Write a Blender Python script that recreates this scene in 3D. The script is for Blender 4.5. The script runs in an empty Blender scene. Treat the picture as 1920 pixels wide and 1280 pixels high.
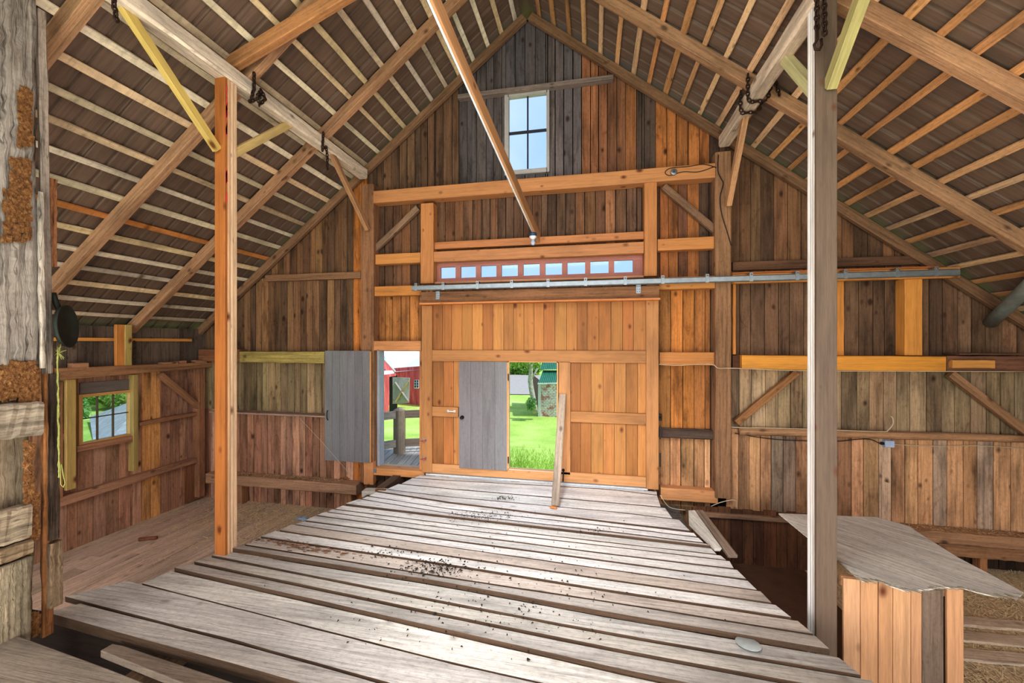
import bpy, math, random
from mathutils import Vector as V
random.seed(7)
R = random.uniform
# ------------------------------------------------------------------ camera model
F, A, CY = 747.0, 0.1974, 643.0
SA, CA = math.sin(A), math.cos(A)
D = 6.4                       # gable wall plane
def ray(u, v):
    k = (u-960)/F
    return V((-SA+CA*k, CA+SA*k, (CY-v)/F))
def onY(u, v, Y): r = ray(u, v); return r*(Y/r.y)
def onX(u, v, X): r = ray(u, v); return r*(X/r.x)
def onZ(u, v, Z): r = ray(u, v); return r*(Z/r.z)
def at(u, v, t): return ray(u, v)*t
def deckz(Y): return -2.15-0.035*(6.3-Y)
def onDeck(u, v, dz=0):
    r = ray(u, v); z = -2.22
    for _ in range(8):
        t = (z+dz)/r.z; z = deckz(r.y*t)
    return r*((z+dz)/r.z)
RX, RZ, SL, SR = -1.01, 5.157, 0.79, 0.77     # ridge x, rafter underside at ridge, slopes
def roofz(x): return RZ-(SL*(RX-x) if x < RX else SR*(x-RX))
XL, XR, FZ = -7.335, 5.62, -2.97

# ------------------------------------------------------------------ materials
def lin(c):
    o = []
    for x in c[:3]:
        x = x/255.0
        o.append(x/12.92 if x <= .04045 else ((x+.055)/1.055)**2.4)
    return (o[0], o[1], o[2], 1.0)
class NT:
    def __init__(s, name):
        s.m = bpy.data.materials.new(name); s.m.use_nodes = True
        s.t = s.m.node_tree; s.t.nodes.clear()
        s.out = s.n('ShaderNodeOutputMaterial'); s.b = s.n('ShaderNodeBsdfPrincipled')
        s.l(s.b.outputs[0], s.out.inputs[0])
    def n(s, k, **kw):
        x = s.t.nodes.new(k)
        for a, b in kw.items(): setattr(x, a, b)
        return x
    def l(s, a, b): s.t.links.new(a, b)
    def mapping(s, src, scale):
        m = s.n('ShaderNodeMapping'); m.inputs['Scale'].default_value = scale; s.l(src, m.inputs['Vector']); return m.outputs[0]
    def noise(s, vec, scale=1, detail=3, rough=.55, dist=0):
        x = s.n('ShaderNodeTexNoise'); s.l(vec, x.inputs['Vector'])
        x.inputs['Scale'].default_value = scale; x.inputs['Detail'].default_value = detail
        x.inputs['Roughness'].default_value = rough; x.inputs['Distortion'].default_value = dist
        return x.outputs['Fac']
    def ramp(s, fac, stops):
        r = s.n('ShaderNodeValToRGB'); e = r.color_ramp.elements
        while len(e) < len(stops): e.new(0.5)
        for i, (p, c) in enumerate(stops):
            e[i].position = p; e[i].color = (c, c, c, 1) if isinstance(c, (int, float)) else c
        s.l(fac, r.inputs[0]); return r.outputs[0]
    def mix(s, a, b, fac=1.0, mode='MULTIPLY'):
        m = s.n('ShaderNodeMix', data_type='RGBA', blend_type=mode)
        if isinstance(fac, (int, float)): m.inputs[0].default_value = fac
        else: s.l(fac, m.inputs[0])
        for i, x in ((6, a), (7, b)):
            if isinstance(x, tuple): m.inputs[i].default_value = x
            else: s.l(x, m.inputs[i])
        return m.outputs[2]
    def bump(s, h, st=.3, d=.01):
        b = s.n('ShaderNodeBump'); b.inputs['Strength'].default_value = st; b.inputs['Distance'].default_value = d
        s.l(h, b.inputs['Height']); s.l(b.outputs[0], s.b.inputs['Normal'])
def wood(name, grain=.35, stain=.35, knots=.8, rough=.75, bump=.35, grit=0.0, kcol=(52, 28, 14), saw=0.0, spec=.25, crack=0.0, blotch=0.0):
    n = NT(name)
    uv = n.n('ShaderNodeUVMap').outputs[0]
    col = n.n('ShaderNodeAttribute', attribute_name='Col').outputs['Color']
    g = n.noise(n.mapping(uv, (1.1, 34, 1)), 1, 5, .65, .4)
    gr = n.ramp(g, [(.30, 1-grain*1.5), (.5, 1-.2*grain), (.72, 1+grain*.45)])
    st = n.ramp(n.noise(n.mapping(uv, (.9, 4.0, 1)), 1, 4, .6), [(.30, 1-stain*1.5), (.52, 1.0), (.75, 1+stain*.3)])
    c = n.mix(n.mix(col, gr), st)
    # fine fibre
    ff = n.ramp(n.noise(n.mapping(uv, (6, 150, 1)), 1, 3, .7), [(.3, .80), (.7, 1.10)])
    c = n.mix(c, ff, .8)
    # knots
    w = n.n('ShaderNodeTexVoronoi', feature='F1'); n.l(n.mapping(uv, (3.8, 6.0, 1)), w.inputs['Vector']); w.inputs['Scale'].default_value = 1
    kd = n.n('ShaderNodeMath', operation='ADD'); n.l(w.outputs['Distance'], kd.inputs[0])
    wc = n.n('ShaderNodeMath', operation='MULTIPLY'); sep = n.n('ShaderNodeSeparateColor'); n.l(w.outputs['Color'], sep.inputs[0])
    n.l(sep.outputs[0], wc.inputs[0]); wc.inputs[1].default_value = .24; n.l(wc.outputs[0], kd.inputs[1])
    kf = n.ramp(kd.outputs[0], [(.11, knots), (.17, knots*.6), (.27, 0.0)])
    c = n.mix(c, lin(kcol), kf, 'MIX')
    h = g
    if blotch:
        bn = n.noise(n.mapping(uv, (2.2, 6.5, 1)), 1, 4, .7, .6)
        c = n.mix(c, n.ramp(bn, [(.56, (1, 1, 1, 1)), (.70, (1-blotch*.8, 1-blotch*.95, 1-blotch, 1))]))
    if grit:
        d = n.noise(n.mapping(uv, (9, 14, 1)), 2.2, 6, .75)
        c = n.mix(c, n.ramp(d, [(.33, 1-grit), (.5, 1), (.7, 1+grit*.3)]))
    if saw:
        sw = n.n('ShaderNodeTexWave', wave_type='BANDS', bands_direction='X'); n.l(n.mapping(uv, (24, 2, 1)), sw.inputs['Vector'])
        sw.inputs['Scale'].default_value = 1; sw.inputs['Distortion'].default_value = 2.5; sw.inputs['Detail'].default_value = 2
        c = n.mix(c, n.ramp(sw.outputs['Fac'], [(.0, 1-saw), (.6, 1.0)]), n.ramp(n.noise(n.mapping(uv, (.7, 1.5, 1)), 1, 1), [(.5, 0.0), (.62, 1.0)]))
    if crack:
        cn = n.noise(n.mapping(uv, (.55, 16, 1)), 1, 4, .6, .3)
        c = n.mix(c, n.ramp(cn, [(.485, 1.0), (.5, 1-crack), (.515, 1.0)]))
    n.l(c, n.b.inputs['Base Color'])
    n.b.inputs['Roughness'].default_value = rough; n.b.inputs['Specular IOR Level'].default_value = spec
    n.bump(h, bump, .012)
    return n.m
W_NEW = wood('new_pine', .16, .20, .95, .6, .15, kcol=(96, 44, 16), spec=.3)
W_BOARD = wood('barn_board', .30, .42, .9, .8, .4, .22, crack=.12, blotch=.5)
W_BEAM = wood('barn_beam', .28, .28, .7, .8, .4, .2, crack=.3)
W_DECK = wood('deck_wood', .22, .24, .45, .55, .5, .26, (86, 66, 54), .12, .4, .3)
W_OLD = wood('rotten_wood', .42, .36, .3, .9, 1.0, .32, (60, 36, 20), 0, .1, .65, .35)
W_LATH = wood('roof_batten_wood', .22, .30, .8, .75, .3, .3, (70, 36, 16))
W_PAINT = wood('painted_board', .10, .14, .18, .7, .2, .12, (120, 100, 84), 0, .25, .0)
W_PLY = wood('weathered_plywood', .25, .2, .12, .75, .6, .25, (70, 62, 52), 0, .25, .25)
def plain(name, c, rough=.6, metal=0, spec=.4, nz=.2, sc=8.0, bump=0.0, alpha_mix=None):
    n = NT(name)
    tc = n.n('ShaderNodeTexCoord').outputs['Object']
    f = n.noise(tc, sc, 5, .65)
    n.l(n.mix(lin(c), n.ramp(f, [(.3, 1-nz), (.7, 1+nz*.5)])), n.b.inputs['Base Color'])
    n.b.inputs['Roughness'].default_value = rough; n.b.inputs['Metallic'].default_value = metal
    n.b.inputs['Specular IOR Level'].default_value = spec
    if bump: n.bump(f, bump, .03)
    return n.m
M_GALV = plain('galvanised_steel', (150, 156, 160), .42, .7, .5, .2, 14)
M_PIPE = plain('grey_pipe_metal', (150, 158, 152), .5, .5, .5, .25, 10)
M_RUST = plain('rusty_chain', (58, 40, 30), .6, .6, .5, .4, 40)
M_BLACK = plain('black_iron', (30, 28, 28), .5, .3, .4)
M_CABLEW = plain('pale_cable', (196, 176, 148), .5)
M_CABLEB = plain('black_cable', (26, 24, 26), .5)
M_PLASW = plain('white_plastic', (222, 222, 226), .35)
M_BLUEBOX = plain('pale_blue_box', (176, 190, 214), .4)
M_BLUE = plain('blue_socket', (44, 66, 92), .4)
M_TWINE = plain('yellow_twine', (150, 148, 84), .9, 0, .1, .3, 60)
M_PAN = plain('dark_green_pan', (30, 34, 24), .6, .1, .4, .4, 12)
M_ORANGE = plain('orange_clamp', (196, 74, 34), .5)
M_LID = plain('pale_lid', (176, 182, 180), .45, .1, .4, .15, 20)
M_RUSTPAN = plain('brown_sheet', (96, 68, 52), .55, .1, .3, .25, 6)
M_STRAW = plain('straw', (244, 222, 178), .8, 0, .2, .4, 30)
M_DIRT = plain('dark_crumbs', (48, 42, 40), .9, 0, .1, .5, 30)
M_RAG = plain('rag_cloth', (112, 122, 138), .9, 0, .1, .3, 20)
M_BAG = plain('clear_bag', (190, 190, 206), .25, 0, .6, .25, 16)
M_REDPAINT = plain('red_pen_mark', (206, 70, 66), .8)
M_ROT = NT('crumbling_rot')
_tc = M_ROT.n('ShaderNodeTexCoord').outputs['Object']
_f = M_ROT.noise(_tc, 38, 7, .8)
M_ROT.l(M_ROT.ramp(_f, [(.32, lin((70, 38, 18))), (.5, lin((158, 104, 54))), (.7, lin((218, 168, 104)))]), M_ROT.b.inputs['Base Color'])
M_ROT.b.inputs['Roughness'].default_value = .95; M_ROT.bump(_f, 1.0, .03); M_ROT = M_ROT.m
# roofing
n = NT('brown_ribbed_roofing')
_uv = n.n('ShaderNodeUVMap').outputs[0]
_s1 = n.noise(n.mapping(_uv, (1.0, 26, 1)), 1, 4, .7)
_s2 = n.noise(n.mapping(_uv, (1.4, 2.2, 1)), 1, 3, .6)
c = n.mix(lin((114, 92, 78)), n.ramp(_s1, [(.3, .72), (.7, 1.2)]))
c = n.mix(c, n.ramp(_s2, [(.3, .75), (.7, 1.12)]))
n.l(c, n.b.inputs['Base Color']); n.b.inputs['Roughness'].default_value = .6; n.b.inputs['Specular IOR Level'].default_value = .3
n.bump(_s1, .2, .01); M_ROOF = n.m
# glass
def glass(name, tint=(1, 1, 1, 1), gl=.06):
    n = NT(name); n.t.nodes.remove(n.b)
    tr = n.n('ShaderNodeBsdfTransparent'); tr.inputs[0].default_value = tint
    g = n.n('ShaderNodeBsdfGlossy'); g.inputs['Roughness'].default_value = .05
    f = n.ramp(n.noise(n.n('ShaderNodeTexCoord').outputs['Object'], 3, 4), [(.3, gl*.6), (.7, gl*1.6)])
    m = n.n('ShaderNodeMixShader'); n.l(f, m.inputs[0]); n.l(tr.outputs[0], m.inputs[1]); n.l(g.outputs[0], m.inputs[2])
    n.l(m.outputs[0], n.out.inputs[0]); return n.m
M_GLASS = glass('window_glass', (.96, .98, 1, 1), .015); M_GLASSG = glass('old_window_glass', (.88, .95, .95, 1), .10)
# outside
def grassmat():
    n = NT('lawn_grass'); tc = n.n('ShaderNodeTexCoord').outputs['Object']
    a = n.noise(tc, .5, 4); b = n.noise(n.mapping(tc, (1, 1, 1)), 14, 4, .8)
    c = n.ramp(a, [(.3, lin((150, 186, 86))), (.5, lin((178, 208, 108))), (.7, lin((200, 222, 140)))])
    c = n.mix(c, n.ramp(b, [(.3, .72), (.7, 1.2)]))
    n.l(c, n.b.inputs['Base Color']); n.b.inputs['Roughness'].default_value = .9; n.b.inputs['Specular IOR Level'].default_value = .1
    n.bump(b, .6, .05); return n.m
M_GRASS = grassmat()
M_LEAF = plain('leaves', (118, 158, 66), .7, 0, .2, .4, 3)
M_LEAFD = plain('dark_leaves', (120, 164, 96), .7, 0, .2, .4, 3)
M_ROAD = plain('gravel', (170, 164, 160), .9, 0, .2, .2, 6)
M_BARK = plain('birch_bark', (186, 182, 172), .8, 0, .2, .6, 9)
M_TIN = plain('white_tin_roof', (214, 216, 220), .5, .1, .4, .1, 2)
M_GTIN = plain('green_tin_roof', (66, 138, 116), .5, .1, .4, .15, 3)
M_GREYROOF = plain('grey_board_roof', (176, 178, 184), .8, 0, .2, .35, 4)
def redmat():
    n = NT('faded_red_boards'); tc = n.n('ShaderNodeTexCoord').outputs['Object']
    f = n.noise(n.mapping(tc, (6, 6, .6)), 1, 5, .7)
    n.l(n.ramp(f, [(.28, lin((166, 70, 72))), (.5, lin((204, 92, 94))), (.72, lin((226, 150, 148)))]), n.b.inputs['Base Color'])
    n.b.inputs['Roughness'].default_value = .85; return n.m
M_RED = redmat()
def shinglemat():
    n = NT('peeling_shingles'); tc = n.n('ShaderNodeTexCoord').outputs['Object']
    f = n.noise(tc, 2.6, 6, .75)
    br = n.n('ShaderNodeTexBrick'); n.l(n.mapping(tc, (1, 1, 1)), br.inputs['Vector']); br.inputs['Scale'].default_value = 1
    mp = n.n('ShaderNodeSeparateXYZ'); n.l(tc, mp.inputs[0])
    cb = n.n('ShaderNodeCombineXYZ'); n.l(mp.outputs[0], cb.inputs[0]); n.l(mp.outputs[2], cb.inputs[1]); n.l(cb.outputs[0], br.inputs['Vector'])
    br.inputs['Brick Width'].default_value = .16; br.inputs['Row Height'].default_value = .085; br.inputs['Mortar Size'].default_value = .012
    br.inputs['Color1'].default_value = (1, 1, 1, 1); br.inputs['Color2'].default_value = (.8, .8, .8, 1); br.inputs['Mortar'].default_value = (.55, .5, .5, 1)
    c = n.ramp(f, [(.36, lin((206, 104, 108))), (.45, lin((226, 170, 172))), (.50, lin((246, 238, 242)))])
    n.l(n.mix(c, br.outputs['Color']), n.b.inputs['Base Color']); n.b.inputs['Roughness'].default_value = .85; return n.m
M_SHING = shinglemat()

# ------------------------------------------------------------------ mesh builder
COL = bpy.context.scene.collection
def jit(c, a=.12, h=.015):
    k = 1+R(-a, a); return tuple(min(255, max(0, x*k*(1+R(-h, h)))) for x in c)
class MB:
    def __init__(s): s.v, s.f, s.uv, s.c, s.mi, s.sm = [], [], [], [], [], []
    def add(s, vs, fs, axis, color, mi=0, smooth=False, off=None):
        ax = V(axis).normalized()
        t = V((0, 0, 1)) if abs(ax.z) < .9 else V((1, 0, 0))
        a1 = ax.cross(t).normalized(); a2 = ax.cross(a1)
        ou, ov = off or (R(0, 90), R(0, 90))
        b = len(s.v); s.v += [V(p) for p in vs]; lc = lin(color); gl = lc[0]*.3+lc[1]*.59+lc[2]*.11; lc = tuple(x*.96+gl*.04 for x in lc[:3])+(1.0,)
        for f in fs:
            s.f.append([b+i for i in f])
            s.uv.append([(V(vs[i]).dot(ax)+ou, V(vs[i]).dot(a1)+V(vs[i]).dot(a2)+ov) for i in f])
            s.c.append(lc); s.mi.append(mi); s.sm.append(smooth)
    def hexa(s, P, axis, color, mi=0):
        s.add(P, [(0, 3, 2, 1), (4, 5, 6, 7), (0, 1, 5, 4), (1, 2, 6, 5), (2, 3, 7, 6), (3, 0, 4, 7)], axis, color, mi)
    def box(s, x0, x1, y0, y1, z0, z1, axis, color, mi=0):
        s.hexa([(x0, y0, z0), (x1, y0, z0), (x1, y1, z0), (x0, y1, z0), (x0, y0, z1), (x1, y0, z1), (x1, y1, z1), (x0, y1, z1)], axis, color, mi)
    def bar(s, p0, p1, w, h, color, up=(0, 0, 1), seg=1, j=0.0, ch=.004, w1=None, h1=None, mi=0, bow=0.0):
        p0, p1 = V(p0), V(p1); ax = (p1-p0).normalized(); upv = V(up)
        side = ax.cross(upv).normalized(); upn = side.cross(ax).normalized()
        w1 = w if w1 is None else w1; h1 = h if h1 is None else h1
        vs = []; bd = R(-1, 1)*bow
        for i in range(seg+1):
            t = i/seg; c = p0.lerp(p1, t)+side*bd*math.sin(math.pi*t)
            hw, hh = (w+(w1-w)*t)/2, (h+(h1-h)*t)/2; cc = min(ch, hw*.8, hh*.8)
            for sx, sy in ((hw-cc, -hh), (hw, -hh+cc), (hw, hh-cc), (hw-cc, hh), (-hw+cc, hh), (-hw, hh-cc), (-hw, -hh+cc), (-hw+cc, -hh)):
                vs.append(c+side*(sx+R(-j, j))+upn*(sy+R(-j, j)))
        fs = []
        for i in range(seg):
            for k in range(8):
                a, b = i*8+k, i*8+(k+1) % 8
                fs.append((a, b, b+8, a+8))
        fs.append(tuple(range(7, -1, -1))); fs.append(tuple(range(seg*8, seg*8+8)))
        s.add(vs, fs, ax, color, mi); return s
    def tube(s, pts, r, color=(200, 200, 200), n=8, r1=None, mi=0, j=0.0):
        pts = [V(p) for p in pts]; vs = []; N = len(pts); prev = None
        for i, p in enumerate(pts):
            d = (pts[min(i+1, N-1)]-pts[max(i-1, 0)]).normalized()
            if prev is None: a = d.cross(V((0, 0, 1)) if abs(d.z) < .9 else V((1, 0, 0))).normalized()
            else: a = (prev-d*prev.dot(d)).normalized()
            prev = a; b = d.cross(a); rr = r+((r1 if r1 is not None else r)-r)*i/max(1, N-1)
            for k in range(n):
                an = 2*math.pi*k/n; q = rr*(1+R(-j, j)); vs.append(p+a*math.cos(an)*q+b*math.sin(an)*q)
        fs = [(i*n+k, i*n+(k+1) % n, (i+1)*n+(k+1) % n, (i+1)*n+k) for i in range(N-1) for k in range(n)]
        fs += [tuple(range(n-1, -1, -1)), tuple(range((N-1)*n, N*n))]
        s.add(vs, fs, pts[-1]-pts[0] if (pts[-1]-pts[0]).length > 1e-6 else (0, 0, 1), color, mi, True); return s
    def lathe(s, prof, o, axis=(0, 0, 1), n=20, color=(200, 200, 200), mi=0):
        ax = V(axis).normalized(); a = ax.cross(V((1, 0, 0)) if abs(ax.x) < .9 else V((0, 1, 0))).normalized(); b = ax.cross(a)
        vs = [V(o)+ax*h+a*r*math.cos(2*math.pi*k/n)+b*r*math.sin(2*math.pi*k/n) for r, h in prof for k in range(n)]
        fs = [(i*n+k, i*n+(k+1) % n, (i+1)*n+(k+1) % n, (i+1)*n+k) for i in range(len(prof)-1) for k in range(n)]
        fs += [tuple(range(n-1, -1, -1)), tuple(range((len(prof)-1)*n, len(prof)*n))]
        s.add(vs, fs, ax, color, mi, True); return s
    def prism(s, top, dv, axis, color, mi=0):
        n = len(top); vs = [V(p) for p in top]+[V(p)+V(dv) for p in top]
        fs = [tuple(range(n)), tuple(range(2*n-1, n-1, -1))]+[(i, i+n, (i+1) % n+n, (i+1) % n) for i in range(n)]
        s.add(vs, fs, axis, color, mi); return s
    def build(s, name, mats, parent=None, label=None, cat=None, group=None, kind=None):
        if not isinstance(mats, (list, tuple)): mats = [mats]
        me = bpy.data.meshes.new(name)
        xs = [p.x for p in s.v]; ys = [p.y for p in s.v]; zs = [p.z for p in s.v]
        o = V(((min(xs)+max(xs))/2, (min(ys)+max(ys))/2, min(zs)))
        if parent is not None: o = V(parent['_o']) if '_o' in parent else V(parent.location)
        me.from_pydata([tuple(p-o) for p in s.v], [], s.f)
        me.uv_layers.new(name='UVMap'); me.color_attributes.new('Col', 'FLOAT_COLOR', 'CORNER')
        uvs, cols = [], []
        for pi, p in enumerate(me.polygons):
            p.material_index = s.mi[pi]; p.use_smooth = s.sm[pi]
            for k in range(p.loop_total):
                uvs += s.uv[pi][k]; cols += s.c[pi]
        me.uv_layers['UVMap'].data.foreach_set('uv', uvs); me.color_attributes['Col'].data.foreach_set('color', cols)
        for m in mats: me.materials.append(m)
        import bmesh
        bm = bmesh.new(); bm.from_mesh(me); bmesh.ops.recalc_face_normals(bm, faces=bm.faces); bm.to_mesh(me); bm.free()
        ob = bpy.data.objects.new(name, me); COL.objects.link(ob)
        if parent is not None:
            ob.parent = parent
            if '_mesh' in parent: pass
        else: ob.location = o
        if label: ob['label'] = label
        if cat: ob['category'] = cat
        if group: ob['group'] = group
        if kind: ob['kind'] = kind
        return ob
def root(name, loc, label=None, cat=None, group=None, kind=None):
    o = bpy.data.objects.new(name, None); COL.objects.link(o); o.location = loc; o.empty_display_size = .1
    for k, x in (('label', label), ('category', cat), ('group', group), ('kind', kind)):
        if x: o[k] = x
    return o
def sub(mb, name, mats, parent, label=None):
    """a part of a part: mesh child whose vertices are given in world space"""
    loc = V((0, 0, 0)); q = parent
    while q: loc += V(q.location); q = q.parent
    ob = mb.build(name, mats)
    ob.location = V(ob.location)-loc; ob.parent = parent
    if label: ob['label'] = label
    return ob
part = sub

# ------------------------------------------------------------------ palette
ORG = (168, 110, 58); ORGD = (152, 96, 50); ORGL = (196, 144, 98); BRN = (124, 88, 60); BRD = (96, 70, 50)
RED = (150, 100, 76); GRY = (108, 96, 92); PALE = (210, 182, 146); TAN = (178, 128, 84); OLIVE = (160, 132, 84)
DECKC = (206, 198, 190)

# ------------------------------------------------------------------ FLOOR
mb = MB()
x = XL-.1
while x < XR:
    w = R(.20, .30); y = -2.0
    base = (214, 186, 164) if x < -4.4 else ((120, 100, 84) if x < 1.6 else (226, 198, 162))
    while y < 6.45:
        L = R(2.6, 4.2); y1 = min(y+L, 6.45); c = jit(base, .07)
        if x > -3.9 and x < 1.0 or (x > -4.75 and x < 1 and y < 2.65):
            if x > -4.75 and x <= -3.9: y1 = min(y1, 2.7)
            c = (26, 21, 18)  # near-black below the deck: shade of the hole put into the colour
        mb.box(x+.004, x+w-.003, y+.003, y1-.003, FZ-.05, FZ+R(-.003, .003), (0, 1, 0), c); y = y1
    x += w
mb.box(XL-.2, XR+.2, -2.1, 6.5, FZ-.12, FZ-.055, (0, 1, 0), (60, 48, 40))
mb.build('floor', W_DECK, kind='structure', label='worn plank floor of the low side bays', cat='floor')

# ------------------------------------------------------------------ GABLE WALL (wall_back)
def WX(u, Y=D): return onY(u, 600, Y).x
def WZ(u, v, Y=D): return onY(u, v, Y).z
holes = []   # x0,x1,z0,z1
H_WIN = (WX(949), WX(1027), WZ(988, 322), WZ(988, 170)); holes.append(H_WIN)
H_STR = (WX(818), WX(1203), WZ(815, 528), WZ(815, 494)); holes.append(H_STR)
H_DR1 = (WX(708), WX(790), WZ(750, 878), WZ(750, 658)); holes.append(H_DR1)
H_DR2 = (WX(815), WX(1208), -2.3, WZ(1000, 575)); holes.append(H_DR2)
def boards(mb, x0, x1, zlo, zhi, pal, wr=(.13, .19), roof=False, gap=.010, y=D):
    x = x0
    edges = sorted(set([h[0] for h in holes]+[h[1] for h in holes]))
    while x < x1-.01:
        nx = min(x+R(*wr), x1)
        for e in edges:
            if x+.015 < e < nx-1e-4: nx = e
        if x1-nx < .05: nx = x1
        c = jit(pal(x) if callable(pal) else random.choice(pal), .15)
        def top(xx): return min(zhi, roofz(xx)+.10) if roof else zhi
        segs = [(zlo, None)]
        xm = (x+nx)/2
        blk = sorted([(h[2], h[3]) for h in holes if h[0] < xm < h[1]])
        spans = []; z = zlo; zt = max(top(x), top(nx))
        for a, b in blk:
            if a > z and a < zt: spans.append((z, a, False)); z = b
            elif a <= z < b: z = b
        if z < zt: spans.append((z, None, True))
        dy = R(0, .008); g = gap*R(.5, 1.6)
        for a, b, istop in spans:
            tl, tr = (top(x), top(nx)) if istop else (b, b)
            if min(tl, tr) <= a+.01:
                if max(tl, tr) <= a+.02: continue
                tl = max(tl, a+.005); tr = max(tr, a+.005)
            X0, X1, y0, y1 = x+g/2, nx-g/2, y-.024+dy, y+dy*.2
            mb.hexa([(X0, y0, a), (X1, y0, a), (X1, y1, a), (X0, y1, a), (X0, y0, tl), (X1, y0, tr), (X1, y1, tr), (X0, y1, tl)], (0, 0, 1), c)
        x = nx
mb = MB()
XP0, XP1, XQ0, XQ1 = WX(676, 6.2), WX(700, 6.2), WX(1342, 6.2), WX(1372, 6.2)   # wall posts
zT = 2.5
def pal_top(x):
    if x < WX(856): return random.choice([(112, 82, 60), (98, 74, 58), (120, 90, 66)])
    if x < WX(1080): return random.choice([(104, 94, 94), (94, 86, 88), (110, 98, 96)])  # greyed around the gable window: bright haze put into the board colour
    if x < WX(1185): return random.choice([(150, 98, 66), (160, 104, 62), (140, 92, 64)])
    if x < WX(1227): return (84, 68, 58)
    if x < WX(1325): return (182, 114, 60)
    return (92, 70, 56)
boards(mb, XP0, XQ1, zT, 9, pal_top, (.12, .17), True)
boards(mb, XP0, WX(800), WZ(750, 540), zT, [(112, 80, 56), (98, 72, 52), (144, 98, 62)], (.12, .17))
boards(mb, WX(800), WX(1220), WZ(900, 540), zT, [(140, 96, 64), (120, 84, 60), (106, 78, 60)], (.13, .17))
boards(mb, WX(1220), XQ1, WZ(1280, 520), zT, [(176, 110, 60), (98, 72, 56), (126, 84, 58), (168, 104, 56)], (.12, .17))
boards(mb, XP0, WX(812), -2.30, WZ(750, 540), [ORG, ORGD, (184, 120, 62)], (.13, .17))
boards(mb, WX(812), WX(1211), -2.3, WZ(900, 540), [BRN], (.15, .2))
boards(mb, WX(1211), WX(1331), WZ(1290, 812), WZ(1280, 520), [ORG, (186, 120, 56), ORG], (.15, .20))
boards(mb, WX(1331), XQ0+.08, -2.3, WZ(1280, 520), [(92, 74, 60)], (.1, .12))
boards(mb, WX(1211), WX(1331), -2.45, WZ(1290, 812), [ORGL, (206, 156, 112), (192, 142, 98)], (.13, .20))
boards(mb, WX(664), XP0+.02, -2.97, 4, [(190, 116, 52)], (.1, .12), True)
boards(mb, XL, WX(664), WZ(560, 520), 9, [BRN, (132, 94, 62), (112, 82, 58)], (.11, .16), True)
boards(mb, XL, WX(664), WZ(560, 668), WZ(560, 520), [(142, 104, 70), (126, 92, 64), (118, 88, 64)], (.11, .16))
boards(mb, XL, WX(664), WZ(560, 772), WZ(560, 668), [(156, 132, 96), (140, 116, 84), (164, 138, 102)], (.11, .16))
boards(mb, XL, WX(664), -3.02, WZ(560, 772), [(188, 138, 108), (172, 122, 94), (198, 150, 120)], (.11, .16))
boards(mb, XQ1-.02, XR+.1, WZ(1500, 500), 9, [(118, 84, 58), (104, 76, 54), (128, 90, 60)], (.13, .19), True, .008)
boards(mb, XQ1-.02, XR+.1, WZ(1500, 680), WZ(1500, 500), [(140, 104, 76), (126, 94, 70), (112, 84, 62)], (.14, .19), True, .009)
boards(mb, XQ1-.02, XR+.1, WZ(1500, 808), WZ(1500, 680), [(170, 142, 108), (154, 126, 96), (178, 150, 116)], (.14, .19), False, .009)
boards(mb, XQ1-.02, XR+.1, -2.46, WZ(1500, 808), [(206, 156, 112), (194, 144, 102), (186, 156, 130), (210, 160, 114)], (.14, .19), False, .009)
boards(mb, XP0, WX(812), -3.02, -2.30, [(110, 80, 58)], (.14, .19))
boards(mb, WX(1211), WX(1331), -3.02, -2.45, [(150, 108, 76)], (.14, .19))
boards(mb, WX(1331), XR+.1, -3.02, -2.46, [(70, 50, 36)], (.14, .19), False, .008)
holes_b = holes
# added backing behind the gaps: blocks light, near-black for shade, same openings
def backing():
    xs = sorted(set([XL, XR+.1, RX]+[h[0] for h in holes]+[h[1] for h in holes]))
    xs2 = []
    for a, b in zip(xs, xs[1:]):
        n = max(1, int((b-a)/1.0)); xs2 += [a+(b-a)*i/n for i in range(n)]
    xs2.append(xs[-1])
    for a, b in zip(xs2, xs2[1:]):
        xm = (a+b)/2; z = -3.02
        for h in sorted([h for h in holes if h[0] < xm < h[1]], key=lambda h: h[2]):
            if h[2] > z: mb.box(a, b, D+.012, D+.035, z, h[2], (0, 0, 1), (18, 13, 10)); z = h[3]
        mb.hexa([(a, D+.012, z), (b, D+.012, z), (b, D+.035, z), (a, D+.035, z), (a, D+.012, roofz(a)+.12), (b, D+.012, roofz(b)+.12), (b, D+.035, roofz(b)+.12), (a, D+.035, roofz(a)+.12)], (0, 0, 1), (18, 13, 10))
backing()
mb.build('wall_back', W_BOARD, kind='structure', label='tall gable wall of vertical barn boards', cat='wall')

# ------------------------------------------------------------------ LEFT / RIGHT WALLS
wz0 = -1.0
WIN = dict(y0=onX(145, 780, XL).y, y1=onX(248, 780, XL).y, z0=onX(200, 822, XL).z, z1=onX(200, 738, XL).z)
mb = MB(); y = -2.0
while y < D-.01:
    ny = min(y+R(.13, .20), D)
    for e in (WIN['y0'], WIN['y1']):
        if y+.01 < e < ny: ny = e
    c = jit(random.choice([(192, 142, 112), (178, 130, 100), (200, 154, 124), (172, 126, 100)]), .12)
    ym = (y+ny)/2
    if abs(ym-onX(284, 860, XL).y) < .09: c = (232, 168, 100)
    zt = roofz(XL)+.10
    sp = [(-3.02, zt)] if not (WIN['y0'] < ym < WIN['y1']) else [(-3.02, WIN['z0']), (WIN['z1'], zt)]
    dx = R(0, .006)
    for a, b in sp:
        if b > -.36: mb.box(XL-.024-dx, XL, y+.004, ny-.003, max(a, -.36), b, (0, 0, 1), jit((112, 94, 80), .1)); b = -.365  # shade under the eave put into a darker upper board colour
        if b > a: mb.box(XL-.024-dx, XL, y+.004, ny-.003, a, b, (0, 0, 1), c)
    y = ny
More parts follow.
